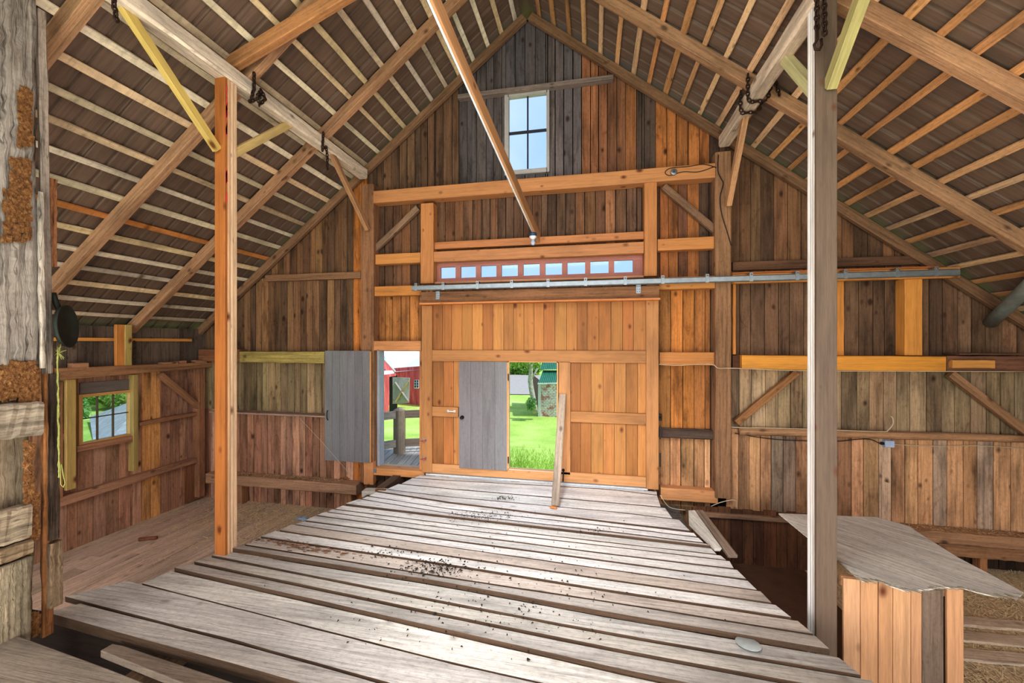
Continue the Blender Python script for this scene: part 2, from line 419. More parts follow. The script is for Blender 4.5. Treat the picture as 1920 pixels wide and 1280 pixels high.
mb.box(XL-.06, XL-.035, -2, WIN['y0'], -3.02, zt, (0, 0, 1), (44, 32, 26)); mb.box(XL-.06, XL-.035, WIN['y1'], D, -3.02, zt, (0, 0, 1), (44, 32, 26))
mb.box(XL-.06, XL-.035, WIN['y0'], WIN['y1'], -3.02, WIN['z0'], (0, 0, 1), (44, 32, 26)); mb.box(XL-.06, XL-.035, WIN['y0'], WIN['y1'], WIN['z1'], zt, (0, 0, 1), (44, 32, 26))
mb.build('wall_left', W_BOARD, kind='structure', label='low side wall of reddish vertical boards with a window', cat='wall')
mb = MB(); y = -2.0
while y < D-.01:
    ny = min(y+R(.14, .20), D); mb.box(XR, XR+.024, y+.003, ny-.003, -3.02, roofz(XR)+.1, (0, 0, 1), jit((150, 108, 76), .15)); y = ny
mb.box(XR+.03, XR+.06, -2, D, -3.02, roofz(XR)+.1, (0, 0, 1), (44, 32, 26))
mb.build('wall_right', W_BOARD, kind='structure', label='low side wall of brown boards on the right', cat='wall')

# ------------------------------------------------------------------ ROOF SHEETS
mb = MB()
nl, nr = V((-SL, 0, 1)).normalized(), V((SR, 0, 1)).normalized()
def roofside(sgn):
    s = SL if sgn < 0 else SR; nrm = nl if sgn < 0 else nr
    xe = XL-.35 if sgn < 0 else XR+.35
    base0 = V((RX, 0, RZ))+nrm*.19; ze = RZ-s*abs(xe-RX)
    y = -2.2; prof = []
    while y < 6.75:
        prof += [(y, 0), (y+.155, 0), (y+.165, .022), (y+.192, .022)]; y += .202
        if int(y/.202) % 4 == 0: prof += [(y, .0), (y+.012, .02), (y+.024, 0)]; y += .03
    for i in range(len(prof)-1):
        (ya, ha), (yb, hb) = prof[i], prof[i+1]
        for k in range(3):
            ta, tb = k/3, (k+1)/3
            P = []
            for t, yy, hh in ((ta, ya, ha), (tb, ya, ha), (tb, yb, hb), (ta, yb, hb)):
                p = V((RX+(xe-RX)*t, yy, RZ+(ze-RZ)*t))+nrm*(.185+hh); P.append(p)
            mb.add(P, [(0, 1, 2, 3)], (sgn, 0, -s), jit((110, 90, 78), .02), 0, off=(3.1*sgn, 5.0))
roofside(-1); roofside(1)
mb.build('ceiling', M_ROOF, kind='structure', label='brown ribbed metal roofing over the battens', cat='roof')

MB().prism([(RX-.22, -2.2, RZ+.19/math.cos(.66)-.22*SL+.05), (RX, -2.2, RZ+.19/math.cos(.66)+.06), (RX+.22, -2.2, RZ+.19/math.cos(.66)-.22*SR+.05), (RX+.22, -2.2, RZ+.19/math.cos(.66)-.22*SR+.035), (RX, -2.2, RZ+.19/math.cos(.66)+.04), (RX-.22, -2.2, RZ+.19/math.cos(.66)-.22*SL+.035)], (0, 9.0, 0), (0, 1, 0), (110, 90, 78)).build('trim_1', M_ROOF, kind='structure', label='brown ridge cap closing the top of the roof', cat='ridge cap')
# ------------------------------------------------------------------ ROOF BATTENS
def nth(i):
    W = ['first', 'second', 'third', 'fourth', 'fifth', 'sixth', 'seventh', 'eighth', 'ninth', 'tenth', 'eleventh', 'twelfth', 'thirteenth', 'fourteenth', 'fifteenth', 'sixteenth', 'seventeenth', 'eighteenth', 'nineteenth', 'twentieth', 'twenty-first', 'twenty-second', 'twenty-third', 'twenty-fourth', 'twenty-fifth', 'twenty-sixth', 'twenty-seventh', 'twenty-eighth', 'twenty-ninth', 'thirtieth']
    return W[i]
for side in (-1, 1):
    nrm = nl if side < 0 else nr; s = SL if side < 0 else SR
    xs = []; x = RX+side*.10; k = 0
    while (x > XL-.05 if side < 0 else x < XR+.05): xs.append(x); x += side*(.240 if side < 0 else .236)*R(.93, 1.07); k += 1
    for i, x in enumerate(xs):
        c0 = V((x, 0, RZ-s*abs(x-RX)))+nrm*.158
        if side < 0: c = jit(random.choice([(232, 216, 192), (226, 206, 176), (220, 198, 168), (228, 200, 158)]), .07)
        else: c = jit(random.choice([(218, 168, 120), (210, 152, 98), (226, 184, 142), (202, 146, 96)]), .08)
        if side < 0 and i == 19: c = (214, 140, 72)
        w = R(.062, .082)
        yb = D-.03
        m = MB().bar(c0+V((0, -1.9, 0)), c0+V((0, yb, 0)), w, .028, c, up=nrm, seg=22, j=.003 if i % 4 else .007, ch=.006, bow=.012)
        tone = ('bright orange' if i == 19 else 'pale') if side < 0 else 'reddish brown'
        m.build('roof_batten', W_LATH, label=f"{tone} roof batten on the {'left' if side < 0 else 'right'} slope, {nth(i)} down from the ridge", cat='batten', group='roof battens on the %s slope' % ('left' if side < 0 else 'right'))

# ------------------------------------------------------------------ RAFTERS
def rafter(side, y, c, w=.075, h=.14, lab='', name='rafter'):
    s = SL if side < 0 else SR; nrm = nl if side < 0 else nr
    xe = (XL-.2) if side < 0 else (XR+.2)
    p0 = V((RX+side*.012, y, RZ))+nrm*h/2; p1 = V((xe, y, RZ-s*abs(xe-RX)))+nrm*h/2
    return MB().bar(p0, p1, w, h, c, up=nrm, seg=10, j=.002, ch=.005, bow=.008).build(name, W_BEAM, label=lab, cat='rafter', group='roof rafters')
rafter(-1, 6.30, (150, 112, 82), .07, .125, 'weathered rafter against the gable wall, left of the peak')
rafter(1, 6.30, (138, 102, 74), .07, .125, 'weathered rafter against the gable wall, right of the peak')
ordn = ['nearest the gable wall', 'second out from the gable wall', 'third out from the gable wall', 'fourth out from the gable wall', 'fifth out from the gable wall', 'sixth out from the gable wall']
for i, y in enumerate((5.15, 3.84, 2.53, 1.22, -.1, -1.4)):
    rafter(-1, y, jit((184, 140, 104), .04), .10, .14, f"brown free-standing rafter on the left slope, {ordn[i]}")
    rafter(1, y, jit((178, 134, 98), .04), .10, .14, f"brown free-standing rafter on the right slope, {ordn[i]}")

# ------------------------------------------------------------------ PURLINS AND THEIR POSTS
def thing_bar(name, label, cat, p0, p1, w, h, c, mat=W_BEAM, up=(0, 0, 1), seg=8, j=.002, ch=.006, group=None, **kw):
    return MB().bar(p0, p1, w, h, c, up=up, seg=seg, j=j, ch=ch, **kw).build(name, mat, label=label, cat=cat, group=group)
thing_bar('purlin_beam', 'thick pale purlin beam under the left rafters', 'beam', (-3.85, -1.8, 2.885), (-3.83, 6.17, 2.885), .165, .17, (236, 216, 194), W_BEAM, seg=30, j=.005, ch=.02)
thing_bar('purlin_beam', 'thick pale purlin beam under the right rafters', 'beam', (1.88, -1.8, 2.885), (1.86, 6.17, 2.885), .15, .175, (230, 206, 182), W_BEAM, seg=30, j=.005, ch=.02)
def ply_post(label, x0, x1, y0, y1, z0, z1, cf, cs):
    r = root('support_post', ((x0+x1)/2, (y0+y1)/2, z0), label, 'post')
    n = 4; w = (y1-y0)/n
    for i in range(n):
        c = cf if i == 0 else cs[i % len(cs)]
        part(MB().bar(((x0+x1)/2, y0+w*(i+.5), z0), ((x0+x1)/2+R(-.003, .003), y0+w*(i+.5), z1), (x1-x0)-R(0, .010), w-.008, c, up=(0, 1, 0), seg=10, j=.0008, ch=.004), 'ply', W_NEW, r)
    return r
lp = ply_post('laminated orange post standing on the left edge of the deck', -3.912, -3.783, 3.51, 3.672, deckz(3.5)+.004, 2.80, (176, 106, 46), [(222, 184, 146), (214, 168, 126), (228, 194, 158)])
mk = MB()
for i in range(9):
    z = R(1.35, 2.6); mk.prism([(-3.7815, 3.515+R(0, .02), z), (-3.7815, 3.54+R(0, .01), z+R(.01, .03)), (-3.7815, 3.545, z+R(.1, .2)), (-3.7815, 3.525, z+R(.08, .16))], (-.001, 0, 0), (0, 0, 1), (200, 80, 70))
part(mk, 'red_marking', M_REDPAINT, lp)
ply_post('laminated grey post rising from the pit beside the plywood', 1.80, 1.955, 3.68, 3.83, FZ, 2.795, (112, 92, 76), [(244, 238, 234), (226, 216, 208), (236, 228, 222)])  # side plies near white: light from the door put into their colour
# knee braces
def brace(label, p0, p1, w, h, c, up=(1, 0, 0), mat=W_NEW, name='knee_brace', **kw):
    return thing_bar(name, label, 'brace', p0, p1, w, h, c, mat, up=up, seg=4, j=.001, ch=.004, **kw)
brace('yellow-green knee brace from the laminated orange post up toward the camera', (-3.86, 3.50, 2.03), (-3.86, 2.64, 2.83), .085, .06, (206, 176, 96))
brace('pale yellow knee brace behind the laminated orange post', (-3.84, 3.66, 2.06), (-3.84, 4.50, 2.84), .085, .06, (214, 184, 120))
brace('yellow-green knee brace in front of the grey post at the upper right', (1.90, 3.69, 2.08), (1.90, 2.86, 2.90), .10, .075, (180, 166, 106))
brace('pale green knee brace behind the grey post at the upper right', (1.885, 3.81, 2.08), (1.885, 4.42, 2.84), .09, .08, (204, 196, 144))
brace('brown knee brace from the left wall post up to the left purlin', onY(689, 430, 6.12), V((-3.8, 5.30, 2.82)), .075, .07, (184, 136, 96), mat=W_BEAM)
brace('brown knee brace from the right wall post up to the right purlin', onY(1366, 384, 6.1), V((1.87, 5.42, 2.82)), .085, .07, (196, 146, 104), mat=W_BEAM)
thing_bar('collar_tie', 'sloping brown collar tie rising from the left purlin toward the ridge', 'beam', (-3.92, 3.66, 3.01), (-.42, 3.745, 4.44), .085, .15, (176, 122, 76), up=(0, 0, 1))

# long ridge board with lamp
rb0 = onY(1010, 447, 6.28); rb1 = at(815, 2, 3.42); dr = (rb1-rb0)
rb2 = rb0+dr*2.0
hb = thing_bar('ridge_board', 'long pale board slanting down from the ridge to the gable wall', 'board', rb0, rb2, .05, .16, (190, 140, 96), W_NEW, seg=12)
off = V((-.014, 0, -.088))
MB().tube([rb0+dr*t+off for t in [i/14*1.9+.06 for i in range(15)]], .011, (220, 210, 200)).build('lamp_cable', M_PLASW, label='white cable clipped along the long slanting ridge board', cat='cable')
lb = onY(993, 413, 6.0); lb = rb0+dr*.07; lb = V((lb.x-.02, lb.y-.03, lb.z-.065))
r = root('light_bulb', lb, 'bare bulb in a blue and white holder on the slanting board', 'lamp')
part(MB().lathe([(.0, 0), (.05, 0), (.058, -.012), (.058, -.045), (.03, -.05)], lb, n=18), 'socket', M_BLUE, r, 'blue holder')
part(MB().lathe([(.0, -.05), (.055, -.05), (.056, -.068), (.026, -.095), (.02, -.098)], lb, n=18), 'collar', M_PLASW, r)
part(MB().lathe([(.018, -.095), (.022, -.115), (.033, -.14), (.034, -.16), (.022, -.182), (.0, -.188)], lb, n=18), 'bulb', M_BLUEBOX, r)

# ------------------------------------------------------------------ GABLE FRAME MEMBERS
def horiz(name, label, u0, u1, ur, vt, vb, Yf, dep, c, mat=W_BEAM, cat='beam', **kw):
    x0, x1 = WX(u0, Yf), WX(u1, Yf); zt, zb = WZ(ur, vt, Yf), WZ(ur, vb, Yf)
    return thing_bar(name, label, cat, (x0, Yf+dep/2, (zt+zb)/2), (x1, Yf+dep/2, (zt+zb)/2), dep, abs(zt-zb), c, mat, **kw)
def vert(name, label, u0, u1, um, vt, vb, Yf, dep, c, mat=W_BEAM, cat='post', **kw):
    x0, x1 = WX(u0, Yf), WX(u1, Yf); zt, zb = WZ(um, vt, Yf), WZ(um, vb, Yf)
    return thing_bar(name, label, cat, ((x0+x1)/2, Yf+dep/2, zb), ((x0+x1)/2, Yf+dep/2, zt), abs(x1-x0), dep, c, mat, up=(0, 1, 0), **kw)
YB = 6.376
vert('wall_post', 'brown timber wall post under the end of the left purlin', 676, 700, 688, 345, 905, 6.18, YB-6.18, (156, 110, 76), ch=.012)
vert('wall_post', 'brown timber wall post under the end of the right purlin', 1341, 1372, 1357, 284, 934, 6.18, YB-6.18, (158, 116, 82), ch=.014, j=.004)
horiz('tie_beam', 'long orange tie beam below the gable window', 700, 1341, 700, 357.8, 380.7, 6.18, YB-6.18, (196, 134, 82), W_NEW)
vert('wall_stud', 'square orange stud left of the strip window', 788.5, 812.5, 800, 381, 531, 6.2, YB-6.2, (196, 130, 74), W_NEW)
vert('wall_stud', 'square orange stud right of the strip window', 1208, 1232, 1220, 342, 517, 6.2, YB-6.2, (192, 126, 70), W_NEW)
horiz('girt', 'short orange girt between left wall post and strip window stud', 704, 788, 705, 476.7, 495.5, 6.24, YB-6.24, (202, 136, 70), W_NEW)
horiz('girt', 'short orange girt between strip window stud and right wall post', 1233, 1341, 1233, 448, 470, 6.24, YB-6.24, (198, 132, 70), W_NEW)
horiz('girt', 'slim orange girt highest above the strip window', 813, 1207, 815, 454, 467, 6.26, YB-6.26, (190, 124, 74), W_NEW)
horiz('lintel', 'orange lintel directly on top of the strip window', 813, 1207, 815, 471.5, 491, 6.22, YB-6.22, (190, 128, 80), W_NEW)
horiz('girt', 'orange girt over the small left doorway', 700, 790, 700, 537, 555, 6.22, YB-6.22, (204, 134, 62), W_NEW)
horiz('girt', 'thin orange girt behind the rail, right of the big door', 1236, 1344, 1300, 518, 541, 6.2, YB-6.2, (204, 138, 70), W_NEW)
horiz('track_board', 'long yellow board behind the right half of the steel rail', 1374, 1800, 1374, 513, 531, 6.13, .1, (214, 148, 78), W_NEW)
horiz('girt', 'dark girt just above the right half of the steel rail', 1374, 1742, 1374, 491, 507, 6.3, YB-6.3, (112, 78, 56))
horiz('girt', 'thin reddish strip resting over the right half of the steel rail', 1374, 1760, 1374, 510.5, 513.5, 6.1, .2, (190, 110, 52), W_NEW)
horiz('girt', 'brown girt on the upper left gable boards', 497, 676, 497, 515.5, 527.5, 6.29, YB-6.29, (150, 110, 78))
horiz('collar_girt', 'grey-brown girt over the gable window under the peak', 858, 1150, 1000, 158, 166, 6.26, YB-6.26, (138, 120, 112))
horiz('door_header', 'dark wide header board above the big door', 787, 1236, 787, 547, 570, 6.1, .08, (150, 104, 70))
x0, x1 = WX(786, 5.98), WX(1238, 5.98); zc = WZ(786, 569, 5.98)
thing_bar('canopy_board', 'thin orange ledge board capping the big door', 'board', (x0, 6.06, zc), (x1, 6.06, zc), .16, .028, (214, 136, 76), W_NEW)
horiz('girt', 'orange girt right of the big door with a cable stapled below', 1237, 1345, 1237, 660, 684, 6.24, YB-6.24, (198, 130, 66), W_NEW)
horiz('log_girt', 'dark grey half-round girt right of the big door', 1236, 1347, 1240, 803, 821, 6.26, YB-6.26, (96, 76, 64), ch=.025, j=.005)
horiz('girt', 'pale orange bottom girt right of the big door', 1239, 1346, 1240, 914, 937, 6.22, YB-6.22, (214, 150, 96), W_NEW, j=.004, ch=.012)
horiz('door_lintel', 'orange lintel over the small left doorway', 700, 789, 745, 639, 657, 6.2, YB-6.2, (208, 142, 88), W_NEW)
horiz('yellow_beam', 'bright yellow-orange squared beam across the right bay', 1391, 1774, 1391, 666, 692, 6.12, YB-6.12, (222, 150, 50), W_NEW, j=.002)
horiz('loft_beam', 'dark reddish beam continuing the yellow beam to the right', 1775, 1935, 1800, 667, 697, 6.15, YB-6.15, (136, 92, 68), j=.004)
horiz('beam_block', 'pair of short yellow blocks nailed on the dark beam', 1786, 1866, 1826, 675, 690, 6.08, .06, (212, 148, 72), W_NEW, cat='block')
horiz('beam_bolster', 'short dark block between right wall post and yellow beam', 1374, 1390, 1382, 666, 690, 6.2, YB-6.2, (94, 60, 40), cat='block')
horiz('loft_plank', 'thin dark plank lying on the far right beam', 1800, 1935, 1850, 662, 665.5, 6.1, .25, (108, 78, 58), cat='plank')
vert('wall_stud', 'wide bright orange stud over the yellow beam, right side', 1697, 1730, 1713, 522, 666, 6.2, YB-6.2, (222, 150, 66), W_NEW)
vert('wall_stud', 'orange stud over the yellow beam just right of the grey post', 1566, 1583, 1575, 527, 666, 6.3, YB-6.3, (216, 142, 60), W_NEW)
vert('wall_stud', 'thin orange strip beside the right wall post above the yellow beam', 1374, 1380, 1377, 533, 664, 6.24, YB-6.24, (204, 130, 54), W_NEW)
def wbrace(label, u0, v0, u1, v1, Yf, w, h, c, mat=W_BEAM):
    p0, p1 = onY(u0, v0, Yf), onY(u1, v1, Yf)
    return thing_bar('wall_brace', label, 'brace', p0, p1, h, w, c, mat, up=(0, 1, 0), seg=6)
wbrace('diagonal grey-brown brace between tie beam and left wall post', 784, 390, 703, 468, 6.30, .07, .10, (150, 118, 92))
wbrace('diagonal grey-brown brace between tie beam and right wall post', 1244, 350, 1341, 432, 6.30, .07, .10, (140, 106, 80))
wbrace('diagonal brown brace from right wall post up to the yellow beam', 1380, 792, 1493, 698, 6.30, .07, .09, (166, 116, 72))
wbrace('diagonal brown brace below the yellow beam at the far right', 1781, 700, 1932, 816, 6.30, .07, .10, (166, 124, 88))
# log girt right
p0, p1 = onY(1386, 808, 6.3), onY(1925, 822, 6.3)
MB().tube([p0.lerp(p1, i/14)+V((0, 0, R(-.004, .004))) for i in range(15)], .058, (188, 142, 102), 12, .05, j=.05).build('log_girt', W_BEAM, label='round peeled log girt along the right bay wall', cat='log')
# benches
def ledge(label, u0, u1, ztop, zbot, yf, c, extra=None):
    x0, x1 = WX(u0, yf), WX(u1, yf)
    return thing_bar('sill_timber', label, 'timber', (x0, (yf+YB)/2, (ztop+zbot)/2), (x1, (yf+YB)/2, (ztop+zbot)/2), YB-yf, ztop-zbot, c, W_BEAM, seg=14, j=.006, ch=.015)
ledge('thick dusty sill timber along the foot of the left gable boards', 385, 668, -2.42, -2.60, 6.14, (182, 140, 108))
ledge('upper thick timber of the stacked sill at the far right', 1700, 1940, -2.45, -2.60, 6.15, (186, 140, 102))
ledge('lower thick timber of the stacked sill at the far right', 1760, 1940, -2.605, -2.76, 6.17, (170, 124, 86))
x = WX(1847, 6.2); thing_bar('sill_block', 'short orange prop block under the far right sill', 'block', (x, 6.27, FZ+.002), (x, 6.27, -2.762), .08, .12, (190, 132, 86), up=(0, 1, 0), seg=1)
for lab, u in (('left prop block under the dusty sill timber', 452), ('right prop block under the dusty sill timber', 655)):
    x = WX(u, 6.26); thing_bar('sill_block', lab, 'block', (x, 6.28, FZ+.002), (x, 6.28, -2.602), .14, .14, (176, 126, 88), up=(0, 1, 0), seg=1)
# shelf and green beam on left
p = onY(447, 773, 6.16); q = onY(609, 778, 6.16)
thing_bar('wall_shelf', 'narrow grey shelf board on the left gable boards', 'shelf', (WX(392, 6.16), 6.268, p.z-.014), (q.x, 6.268, p.z-.014), .215, .028, (176, 148, 128), W_BEAM)
horiz('loft_beam', 'mossy yellow-green beam end left of the grey door leaf', 449, 608, 607, 659.5, 681, 6.14, YB-6.14, (180, 158, 88), j=.004, ch=.012)
horiz('loft_plank', 'reddish plank end beside the laminated orange post', 372, 449, 440, 655, 678, 6.2, YB-6.2, (140, 92, 62), cat='plank')

# steel track
Yt = 6.05; zt = WZ(780, 540, Yt); x0, x1 = WX(773, Yt), WX(1797, Yt)
r = root('door_rail', ((x0+x1)/2, Yt, zt), 'long galvanised steel sliding door rail', 'rail')
part(MB().bar((x0, Yt, zt), (x1, Yt, zt), .055, .085, (160, 165, 168), seg=1, ch=.012), 'rail_channel', M_GALV, r)
for u in (781, 832, 896, 960, 1028, 1098, 1172, 1242, 1325, 1407, 1493, 1583, 1680, 1752):
    x = WX(u, Yt); m = MB(); m.box(x-.022, x+.022, Yt-.034, Yt-.028, zt-.045, zt+.075, (0, 0, 1), (150, 155, 160)); m.box(x-.022, x+.022, Yt-.03, Yt+.07, zt+.068, zt+.075, (0, 0, 1), (150, 155, 160))
    m.lathe([(.0, 0), (.011, 0), (.011, .012), (0, .012)], (x, Yt-.034, zt+.05), (0, -1, 0), 8)
    part(m, 'bracket', M_GALV, r)
for lab, u, v in (('left steel hanger plate on the header board', 821, 553), ('right steel hanger plate on the header board', 1197, 541)):
    p = onY(u, v, 6.09); m = MB(); m.box(p.x-.032, p.x+.032, 6.085, 6.098, p.z-.07, p.z+.06, (0, 0, 1), (150, 156, 160))
    for dx in (-.015, .015):
        for dz in (-.045, -.01, .03): m.lathe([(0, 0), (.007, 0), (.007, .007), (0, .007)], (p.x+dx, 6.085, p.z+dz), (0, -1, 0), 8)
    m.build('hanger_plate', M_GALV, label=lab, cat='plate')

# ------------------------------------------------------------------ WINDOWS
def win_root(name, h, y, lab): return root(name, ((h[0]+h[1])/2, y, h[2]), lab, 'window', kind='structure')
h = H_WIN; r = win_root('window_1', h, D, 'tall four-pane window under the gable peak')
gx0, gx1, gz0, gz1 = WX(953, 6.36), WX(1026, 6.36), WZ(990, 319, 6.36), WZ(990, 178, 6.36)
ox0, ox1, oz0, oz1 = WX(946, 6.34), WX(1030, 6.34), WZ(990, 325, 6.34), WZ(990, 170, 6.34)
m = MB(); gc = (176, 168, 166)
for a in ((ox0, gx0+.01, oz0, oz1), (gx1-.01, ox1, oz0, oz1)): m.box(a[0], a[1], 6.335, 6.42, a[2], a[3], (0, 0, 1), gc)
m.box(gx0, gx1, 6.335, 6.42, oz0, gz0+.01, (1, 0, 0), gc); m.box(gx0, gx1, 6.335, 6.42, gz1-.01, oz1, (1, 0, 0), gc)
part(m, 'window_frame', W_PAINT, r)
m = MB(); cx, cz = (gx0+gx1)/2, WZ(990, 247, 6.38)
m.box(cx-.012, cx+.012, 6.375, 6.395, gz0, gz1, (0, 0, 1), (50, 50, 62)); m.box(gx0, gx1, 6.372, 6.397, cz-.02, cz+.02, (1, 0, 0), (56, 56, 70))
part(m, 'muntin', W_PAINT, r)
m = MB(); m.box(gx0, gx1, 6.382, 6.386, gz0, gz1, (1, 0, 0), (200, 200, 200)); part(m, 'pane', M_GLASS, r)
h = H_STR; r = win_root('window_2', h, D, 'long nine-pane strip window above the big door')
ys = 6.36; cR = (176, 116, 104)
sz0, sz1 = WZ(815, 530, ys), WZ(815, 492, ys); pz0, pz1 = WZ(840, 521.5, ys), WZ(840, 500.5, ys)
ox0, ox1 = WX(817, ys), WX(1205, ys)
panes = [(553, 637), (665, 750), (778, 865), (893, 985), (1015, 1107), (1138, 1231), (1262, 1360), (1390, 1492), (1523, 1627)]
panes = [(WX(640+a*.336, ys), WX(640+b*.336, ys)) for a, b in panes]
m = MB(); m.box(ox0, ox1, ys, ys+.05, sz0, pz0, (1, 0, 0), cR); m.box(ox0, ox1, ys, ys+.05, pz1, sz1, (1, 0, 0), cR)
part(m, 'sash_rail', W_PAINT, r)
ed = [ox0]+[e for p in panes for e in p]+[ox1]
for i in range(0, len(ed), 2):
    m = MB(); m.box(ed[i], ed[i+1], ys+.002, ys+.048, pz0, pz1, (0, 0, 1), cR); part(m, 'mullion', W_PAINT, r)
for a, b in panes:
    m = MB(); m.box(a, b, ys+.02, ys+.024, pz0, pz1, (1, 0, 0), (200, 200, 200)); part(m, 'pane', M_GLASS, r)
m = MB(); m.box(WX(812, 6.28), WX(1207, 6.28), 6.27, 6.36, WZ(815, 532, 6.28), WZ(815, 528.5, 6.28), (1, 0, 0), (206, 146, 104)); part(m, 'window_sill', W_NEW, r)
# left wall window
w = WIN; r = root('window_3', (XL, (w['y0']+w['y1'])/2, w['z0']), 'six-pane wooden window in the left side wall', 'window', kind='structure')
m = MB(); fc = (206, 156, 92); y0, y1, z0, z1 = w['y0']-.01, w['y1']+.01, w['z0']-.03, w['z1']+.03; t = .045
m.box(XL-.03, XL+.05, y0, y0+t, z0, z1, (0, 0, 1), fc); m.box(XL-.03, XL+.05, y1-t-.03, y1, z0, z1, (0, 0, 1), (222, 172, 112))
m.box(XL-.03, XL+.05, y0+t, y1-t-.03, z0, z0+t, (0, 1, 0), fc); m.box(XL-.03, XL+.05, y0+t, y1-t-.03, z1-t, z1, (0, 1, 0), fc)
part(m, 'window_frame', W_NEW, r)
m = MB(); a, b, zz0, zz1 = y0+t, y1-t-.03, z0+t, z1-t
for k in (1, 2): yy = a+(b-a)*k/3; m.box(XL-.012, XL+.012, yy-.009, yy+.009, zz0, zz1, (0, 0, 1), (110, 92, 74))
zz = zz0+(zz1-zz0)*.52; m.box(XL-.012, XL+.012, a, b, zz-.007, zz+.007, (0, 1, 0), (90, 80, 70))
part(m, 'muntin', W_PAINT, r)
for i in range(3):
    for j in range(2):
        m = MB(); ya, yb = a+(b-a)*i/3+.009, a+(b-a)*(i+1)/3-.009; za, zb = (zz0, zz-.007) if j == 0 else (zz+.007, zz1)
        m.box(XL-.002, XL+.002, ya, yb, za, zb, (0, 1, 0), (200, 200, 200)); part(m, 'pane', M_GLASSG, r)

# ------------------------------------------------------------------ BIG DOOR (door_1)
Yd, Yp = 6.10, 6.145
zb = WZ(1000, 899, Yd)
r = root('door_1', (WX(1010, Yd), Yd, zb), 'big orange plank sliding door with a small doorway in it', 'door', kind='structure')
def dz(u, v): return WZ(u, v, Yd)
dc = (176, 120, 68)
def dstile(u0, u1, vt, vb, c=dc, um=None, name='stile'):
    um = um or (u0+u1)/2; m = MB(); m.bar(((WX(u0, Yd)+WX(u1, Yd))/2, Yd+.022, dz(um, vb)), ((WX(u0, Yd)+WX(u1, Yd))/2, Yd+.022, dz(um, vt)), WX(u1, Yd)-WX(u0, Yd), .044, c, up=(0, 1, 0)); return part(m, name, W_NEW, r)
def drail(u0, u1, ur, vt, vb, c=dc):
    m = MB(); z1, z0 = dz(ur, vt), dz(ur, vb); m.bar((WX(u0, Yd), Yd+.022, (z0+z1)/2), (WX(u1, Yd), Yd+.022, (z0+z1)/2), .044, z1-z0, c); return part(m, 'rail', W_NEW, r)
dstile(790.5, 810, 573, 885.5); dstile(1211.5, 1235, 563, 917, (188, 130, 78))
dstile(1048, 1069.5, 678, 889, (192, 134, 82))
drail(810.5, 1211, 811, 656, 677); drail(810.5, 859, 811, 762, 780); drail(1070, 1211, 1071, 771, 791); drail(810.5, 1211, 811, 869, 886.5, (196, 140, 88))
m = MB(); xs = WX(810, Yp); xe = WX(1212, Yp); o0, o1 = WX(953, Yp), WX(1047, Yp)
ztop, zr = WZ(811, 569, Yp), WZ(811, 668, Yp)
def dboards(m, xa, xb, za, zb_, wr, col):
    x = xa
    while x < xb-.005:
        nx = min(x+R(*wr), xb)
        if xb-nx < .06: nx = xb
        m.box(x+.003, nx-.0025, Yp+R(0, .003), Yp+.03, za, zb_, (0, 0, 1), jit(random.choice(col), .05)); x = nx
dcol = [(178, 118, 58), (170, 108, 52), (186, 126, 64), (160, 102, 48)]
dboards(m, xs, xe, zr, ztop, (.15, .18), dcol); part(m, 'upper_panel', W_NEW, r)
m = MB(); dboards(m, xs, o0, zb+.05, zr-.004, (.16, .2), dcol); part(m, 'lower_panel', W_NEW, r, 'left lower panel of knotty orange boards')
m = MB(); dboards(m, o1, xe, zb+.05, zr-.004, (.14, .18), dcol); part(m, 'lower_panel', W_NEW, r, 'right lower panel of knotty orange boards')
m = MB(); m.box(xs, o0, Yp+.034, Yp+.046, zb+.06, ztop, (0, 0, 1), (120, 78, 40)); m.box(o1, xe, Yp+.034, Yp+.046, zb+.06, ztop, (0, 0, 1), (120, 78, 40)); m.box(o0, o1, Yp+.034, Yp+.046, zr, ztop, (0, 0, 1), (120, 78, 40)); part(m, 'backing', W_BOARD, r)  # added sheet, keeps daylight from leaking through the board gaps
# small grey leaf folded back
def leaf(parent, u0, u1, ur, vt, vb, Y, c, handle, nb=5):
    x0, x1 = WX(u0, Y), WX(u1, Y); z1, z0 = WZ(ur, vt, Y), WZ(ur, vb, Y)
    m = MB(); wv = (x1-x0)/nb
    for i in range(nb): m.box(x0+wv*i+.0015, x0+wv*(i+1)-.0015, Y, Y+.026, z0, z1, (0, 0, 1), jit(c, .04))
    m.box(x1-.004, x1+.006, Y-.004, Y+.028, z0+.01, z1-.01, (0, 0, 1), (226, 160, 100))
    lf = part(m, 'door_leaf', W_PAINT, parent, 'grey painted plank leaf folded back')
    hm = MB(); hx, hz = handle
    hm.lathe([(0, 0), (.03, 0), (.03, .006), (.012, .01), (.012, .03), (.026, .036), (.024, .056), (0, .06)], (hx, Y, hz), (0, -1, 0), 14)
    return lf, hm
lf, hm = leaf(r, 860.5, 951, 860, 677.5, 876.5, Yd-.032, (124, 118, 118), (WX(867, Yd-.03), WZ(867, 782, Yd-.03)), 4)
part(hm, 'knob', M_BLACK, lf)
m = MB()
for k in (707, 862): p = onY(952.5, k, Yd-.03); m.box(p.x-.006, p.x+.012, Yd-.04, Yd-.028, p.z-.05, p.z+.05, (0, 0, 1), (40, 36, 36))
part(m, 'hinge', M_BLACK, lf)
